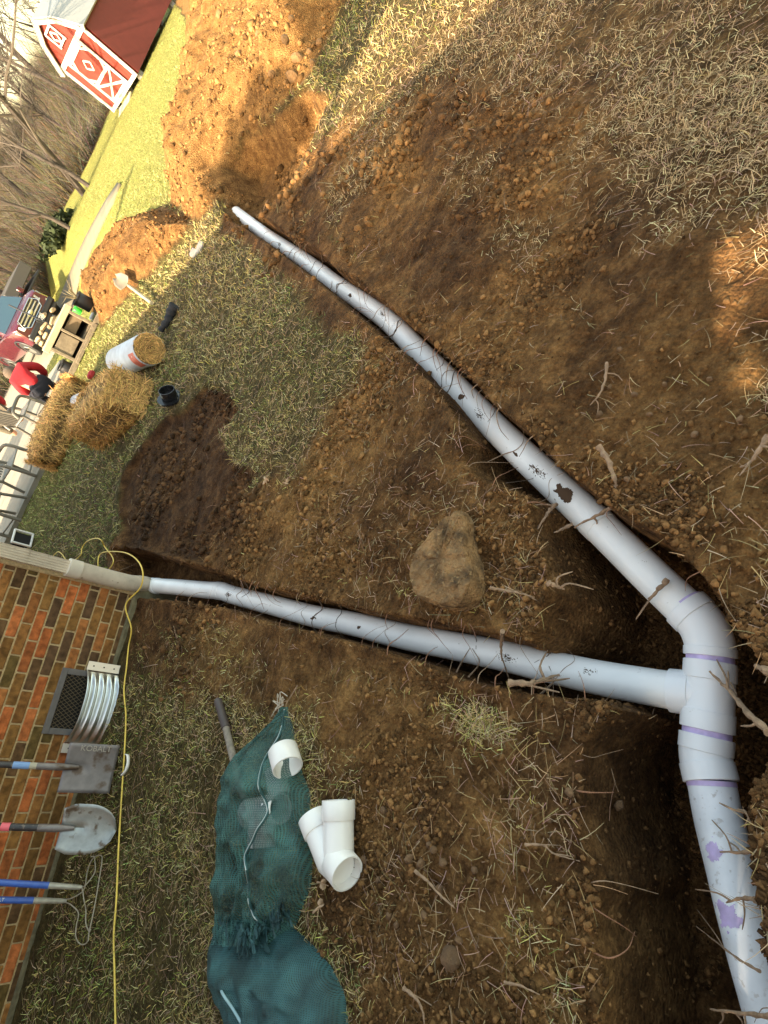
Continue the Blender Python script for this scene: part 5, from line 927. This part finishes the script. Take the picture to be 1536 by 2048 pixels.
barn = thing('barn_shed', bc, 'red gambrel roofed barn shed with white trim at the far end of the lawn', 'shed'); prf = [(0, 0), (0, EH), (.62, KH), (BW/2, PH_), (BW-.62, KH), (BW, EH), (BW, 0)]
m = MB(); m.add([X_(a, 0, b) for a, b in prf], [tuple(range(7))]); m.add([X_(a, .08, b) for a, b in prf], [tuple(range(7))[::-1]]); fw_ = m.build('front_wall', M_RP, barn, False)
m = MB(); m.add([X_(a, BL, b) for a, b in prf], [tuple(range(7))[::-1]]); m.add([X_(0, .08, 0), X_(0, BL, 0), X_(0, BL, EH), X_(0, .08, EH), X_(BW, .08, 0), X_(BW, BL, 0), X_(BW, BL, EH), X_(BW, .08, EH)], [(0, 1, 2, 3), (7, 6, 5, 4)]); m.build('side_wall', M_RP_SHADE, barn, False)
for k in range(12):
    pass
m = MB(); rf = [(-.12, EH-.06), (.58, KH+.05), (BW/2, PH_+.07), (BW-.58, KH+.05), (BW+.12, EH-.06)]
m.grid([[X_(a, y_, b) for a, b in rf] for y_ in (-.15, BL+.1)]); o = m.build('roof', M_MRF, barn, False); o.modifiers.new('thickness', 'SOLIDIFY').thickness = .06
for k in range(12):
    y_ = .0+k*BL/11; m = MB(); m.tube([X_(a, y_, b+.035) for a, b in rf], .018, 5); m.build('roof_seam', M_MRF, o)
Rb = Matrix((ef_, es, ZV)).transposed()
def tb_(p, q, w_, nm='trim_board', par=fw_, mt=M_TRIM, off=.03, th=.04):
    a = Vector((p[0], 0, p[1])); b = Vector((q[0], 0, q[1])); d = (b-a); L = d.length; d.normalize(); c = (a+b)/2; wx = ef_*(-d.x)+ZV*d.z; m = MB(); Rr = Matrix((wx, -es, wx.cross(-es))).transposed(); m.box(X_(c.x, -off, c.z), (L, th, w_), Rr, bev=.004); return m.build(nm, mt, par)
tb_((.07, 0), (.07, EH), .14); tb_((BW-.07, 0), (BW-.07, EH), .14); tb_((0, EH), (BW, EH), .17, off=.034); tb_((0, .06), (BW, .06), .13, off=.036)
for a, b in zip(rf[:-1], rf[1:]): tb_((a[0], a[1]-.04), (b[0], b[1]-.04), .20, 'rake_board', off=.12, th=.06)
# gable ornament square with diamond
gx, gz = BW/2, 2.47
for a, b in (((gx-.26, gz-.22), (gx+.26, gz-.22)), ((gx-.28, gz+.28), (gx+.28, gz+.28)), ((gx-.28, gz-.28), (gx-.28, gz+.28)), ((gx+.28, gz-.28), (gx+.28, gz+.28))): tb_(a, b, .07, off=.05)
for r_ in (.16,): 
    for k in range(4): a0_, a1_ = k*math.pi/2, (k+1)*math.pi/2; tb_((gx+r_*math.cos(a0_), gz+r_*math.sin(a0_)*1.2), (gx+r_*math.cos(a1_), gz+r_*math.sin(a1_)*1.2), .05, 'diamond_trim', off=.05)
dw = 1.35; dx0 = (BW-dw)/2; door = tb_((BW/2-.0, .12), (BW/2, EH-.1), dw, 'door', fw_, M_RP, .055, .04)
for a, b in (((dx0, .12), (dx0, EH-.1)), ((dx0+dw, .12), (dx0+dw, EH-.1)), ((dx0, .17), (dx0+dw, .17)), ((dx0, EH-.14), (dx0+dw, EH-.14)), ((dx0, .86), (dx0+dw, .86))): tb_(a, b, .11, 'door_trim', door, off=.09)
tb_((dx0, .2), (dx0+dw, .82), .08, 'brace', door, off=.085); tb_((dx0, .82), (dx0+dw, .2), .08, 'brace', door, off=.082)
dz = 1.33
for k in range(4): a0_, a1_ = k*math.pi/2, (k+1)*math.pi/2; tb_((BW/2+.2*math.cos(a0_), dz+.20*math.sin(a0_)), (BW/2+.2*math.cos(a1_), dz+.20*math.sin(a1_)), .05, 'diamond_trim', door, off=.09)
for sx, sz in ((-1, 1), (1, 1), (-1, -1), (1, -1)): tb_((BW/2+sx*.66, dz+sz*.20), (BW/2+sx*.42, dz+sz*.44), .09, 'corner_brace', door, off=.084)
for x_ in (.2, BW/2, BW-.2):
    for y_ in (.2, BL-.2): m = MB(); m.box(X_(x_, y_, -.14), (.2, .2, .28), Rb); m.build('block', M_STONE, barn, False)
m = MB(); q = X_(BW/2+.1, -.6, -.2); m.box(q, (1.2, .9, .06), Matrix((ef_, (es+ZV*.25).normalized(), ef_.cross((es+ZV*.25).normalized()))).transposed(), bev=.01); m.build('ramp', M_PALEW, barn)
# ------------------------------------------------------------------ trees
M_BARK = mat('bark', (.06, .048, .04), .95, var=.3, scale=8, bump=.02, bscale=20); M_TWIG = mat('twigs', (.095, .078, .062), .95, var=.25, scale=3)
def grow(seed, Ht, spread, depth, r0):
    R_ = random.Random(seed); tr_ = MB(); br = MB()
    def rec(p, d, L, r, lv):
        P = [p]; k = 4 if lv < 2 else 3
        for i in range(k): d = (d+Vector([R_.uniform(-.22, .22) for _ in range(3)])+ZV*.06).normalized(); P.append(P[-1]+d*L/k)
        (tr_ if lv == 0 else br).tube(P, [r*(1-.45*i/k) for i in range(k+1)], 7 if lv == 0 else (5 if lv < 2 else 3), False)
        if lv >= depth: return
        nb = (9, 6, 5, 5, 3)[min(lv, 4)]
        for b in range(nb):
            t = R_.uniform(.3, 1) if b else 1.; i = min(int(t*k), k-1); q = P[i].lerp(P[i+1], t*k-i); a = R_.uniform(0, 6.28); sd2 = d.orthogonal().normalized(); sd2 = Matrix.Rotation(a, 3, d) @ sd2
            nd2 = (d*R_.uniform(.5, .9)+sd2*R_.uniform(.5, 1.0)*spread+ZV*.1).normalized(); rec(q, nd2, L*R_.uniform(.42, .66), r*.42*R_.uniform(.7, 1), lv+1)
    rec(Vector((0, 0, -.2)), ZV.copy(), Ht*.42, r0, 0); return tr_, br
protos = []
for s_, (Ht, sp_, dp, r0) in enumerate([(13, 1.0, 5, .16), (11, .8, 4, .12), (14, .7, 5, .15), (9, 1.2, 4, .10), (7, 1.1, 4, .07)]):
    a, b = grow(50+s_, Ht, sp_, dp, r0); pr0 = [a, b]; protos.append(pr0)
pm = {}
TRL = ['pale brown bare tree standing in the woods beyond the lawn', 'small bare tree standing in the woods beyond the lawn', 'tall slim bare tree standing in the woods beyond the lawn', 'low wide bare tree standing in the woods beyond the lawn', 'thin bare sapling standing in the woods beyond the lawn']
def tree(loc, k, rz, sc_, label=None, lean=0, grp='bare trees in the woods'):
    t = bpy.data.objects.new('bare_tree', None); C.objects.link(t); t.location = loc; t.rotation_euler = (lean, 0, rz); t.scale = (sc_,)*3; tag(t, label or TRL[k], 'tree', grp)
    for j, nm in ((0, 'trunk'), (1, 'crown')):
        if (k, j) not in pm:
            o = protos[k][j].build(nm, (M_BARK, M_TWIG)[j], None, smooth=False); pm[(k, j)] = o
        else: o = pm[(k, j)].copy(); C.objects.link(o)
        o.parent = t
        if j and o.data.get('x') is None: pass
R_ = random.Random(21); cnt = 0
for k in range(400):
    x_ = R_.uniform(-16, 46); y_ = R_.uniform(34, 78)
    if cnt >= 110: break
    if sdf(WOOD, np.array([x_]), np.array([y_]))[0] > -1.0 or R_.random() > math.exp(-(y_-34)/26): continue
    cnt += 1; tree((x_, y_, float(ter(np.array([x_]), np.array([y_]))[0])), R_.randrange(5), R_.uniform(0, 6.28), R_.uniform(.75, 1.2))
q = GT(167, 388); tree(q, 0, 1.0, .85, 'large dark forked bare tree leaning at the edge of the far lawn', .28, None)
q = GT(178, 372); tree(q, 2, 2.0, .55, 'slender bare tree right of the dark forked tree at the lawn edge', -.05, None)
q = GT(140, 455); tree(q, 3, 2.0, .8, 'bare spreading tree left of the dark forked tree at the lawn edge', .1, None)
# brush below the trees
x = rng.uniform(-20, 55, 260000); y = 32+rng.random(260000)**1.4*45; kp = (sdf(WOOD, x, y) < -.3+1.2*fbm(x, y, .3, 3, 7)); x, y = x[kp], y[kp]; n = len(x); z = ter(x, y); v = (.5+.9*rng.random(n))[:, None]
c = (np.array([.135, .115, .080])+(rng.random((n, 3))-.5)*.09)*v; hh = 1.0+2.3*np.clip(.5+fbm(x, y, .25, 3, 17), 0, 1)
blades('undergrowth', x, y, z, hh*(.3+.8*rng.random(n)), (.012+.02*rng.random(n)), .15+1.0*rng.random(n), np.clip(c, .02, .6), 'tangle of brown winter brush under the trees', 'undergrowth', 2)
M_LVS = mat('evergreen_leaf', (1, 1, 1), .8, attr=True, spec=.2)
def leafy(name, loc, R_h, Hh, n, label, cat, conic=False, zb=0., trunk_h=0, lf=.12, col=(.025, .035, .015)):
    t = thing(name, loc, label, cat); r = np.random.default_rng(len(label)); u = r.random(n); a = r.random(n)*6.283; rr2 = np.sqrt(r.random(n))*R_h*((1-u*.97) if conic else np.sqrt(np.clip(1-(2*u-1)**2, .02, 1)))*(1+.25*np.sin(5*a+9*u)); px, py, pz = loc[0]+rr2*np.cos(a), loc[1]+rr2*np.sin(a), loc[2]+zb+u*Hh
    d1 = r.normal(size=(n, 3)); d1 /= np.linalg.norm(d1, axis=1)[:, None]; d2 = np.cross(d1, r.normal(size=(n, 3))); d2 /= np.linalg.norm(d2, axis=1)[:, None]; c0 = np.stack([px, py, pz], 1); s_ = (lf*(.5+r.random(n)))[:, None]
    V_ = np.stack([c0-d1*s_, c0+d2*s_*.5, c0+d1*s_, c0-d2*s_*.5], 1).reshape(-1, 3); F_ = np.arange(n*4).reshape(-1, 4); cc = np.repeat(np.array(col)*(.6+.9*r.random((n, 1))), 4, 0); fast('crown', V_, F_, M_LVS, cc, parent=t)
    m = MB(); m.tube([Vector(loc)-ZV*.2, Vector(loc)+ZV*(zb+Hh*.5)], [.14 if trunk_h else .06, .05], 8); m.build('trunk', M_BARK, t)
leafy('shade_shrub', tuple(pa(-.15, -4.5)), .75, 1.0, 2600, 'loose evergreen shrub growing behind the low porch wall', 'shrub', False, zb=2.45, trunk_h=1, lf=.06)  # added out of view; breaks up the edge of the sunlit patch
q = GT(128, 478); leafy('evergreen_shrub', tuple(q), 1.0, .6, 900, 'dark green evergreen shrub at the wood edge beyond the lawn', 'shrub')
tipP = GT(262, 345); hc_ = 8.2; cl_p = tipP+sd*((hc_)/sd.z); cz0 = float(ter(cl_p.x, cl_p.y)); leafy('blocker', (cl_p.x, cl_p.y, cz0), 1.2, tipP.z+hc_-cz0, 14000, 'narrow conifer beyond the far end of the house', 'tree', True, lf=.16)  # added tree out of view, whose tip casts the wedge shadow
leafy('shade_pine', tuple(pa(5.0, -10.55)), .62, .5, 6000, 'tall pine with a flat crown standing farther behind the house', 'tree', False, zb=9.4, trunk_h=1, lf=.2)  # invented crown out of view that shades the dug area past the pipe end
leafy('shade_pine', tuple(pa(3.35, -8.9)), .66, 2.6, 14000, 'tall pine with a small dense crown rising behind the house', 'tree', False, zb=8.6, trunk_h=1, lf=.2)  # unseen crown put here to throw the shadow band across the grass
#@@OBJECTS@@
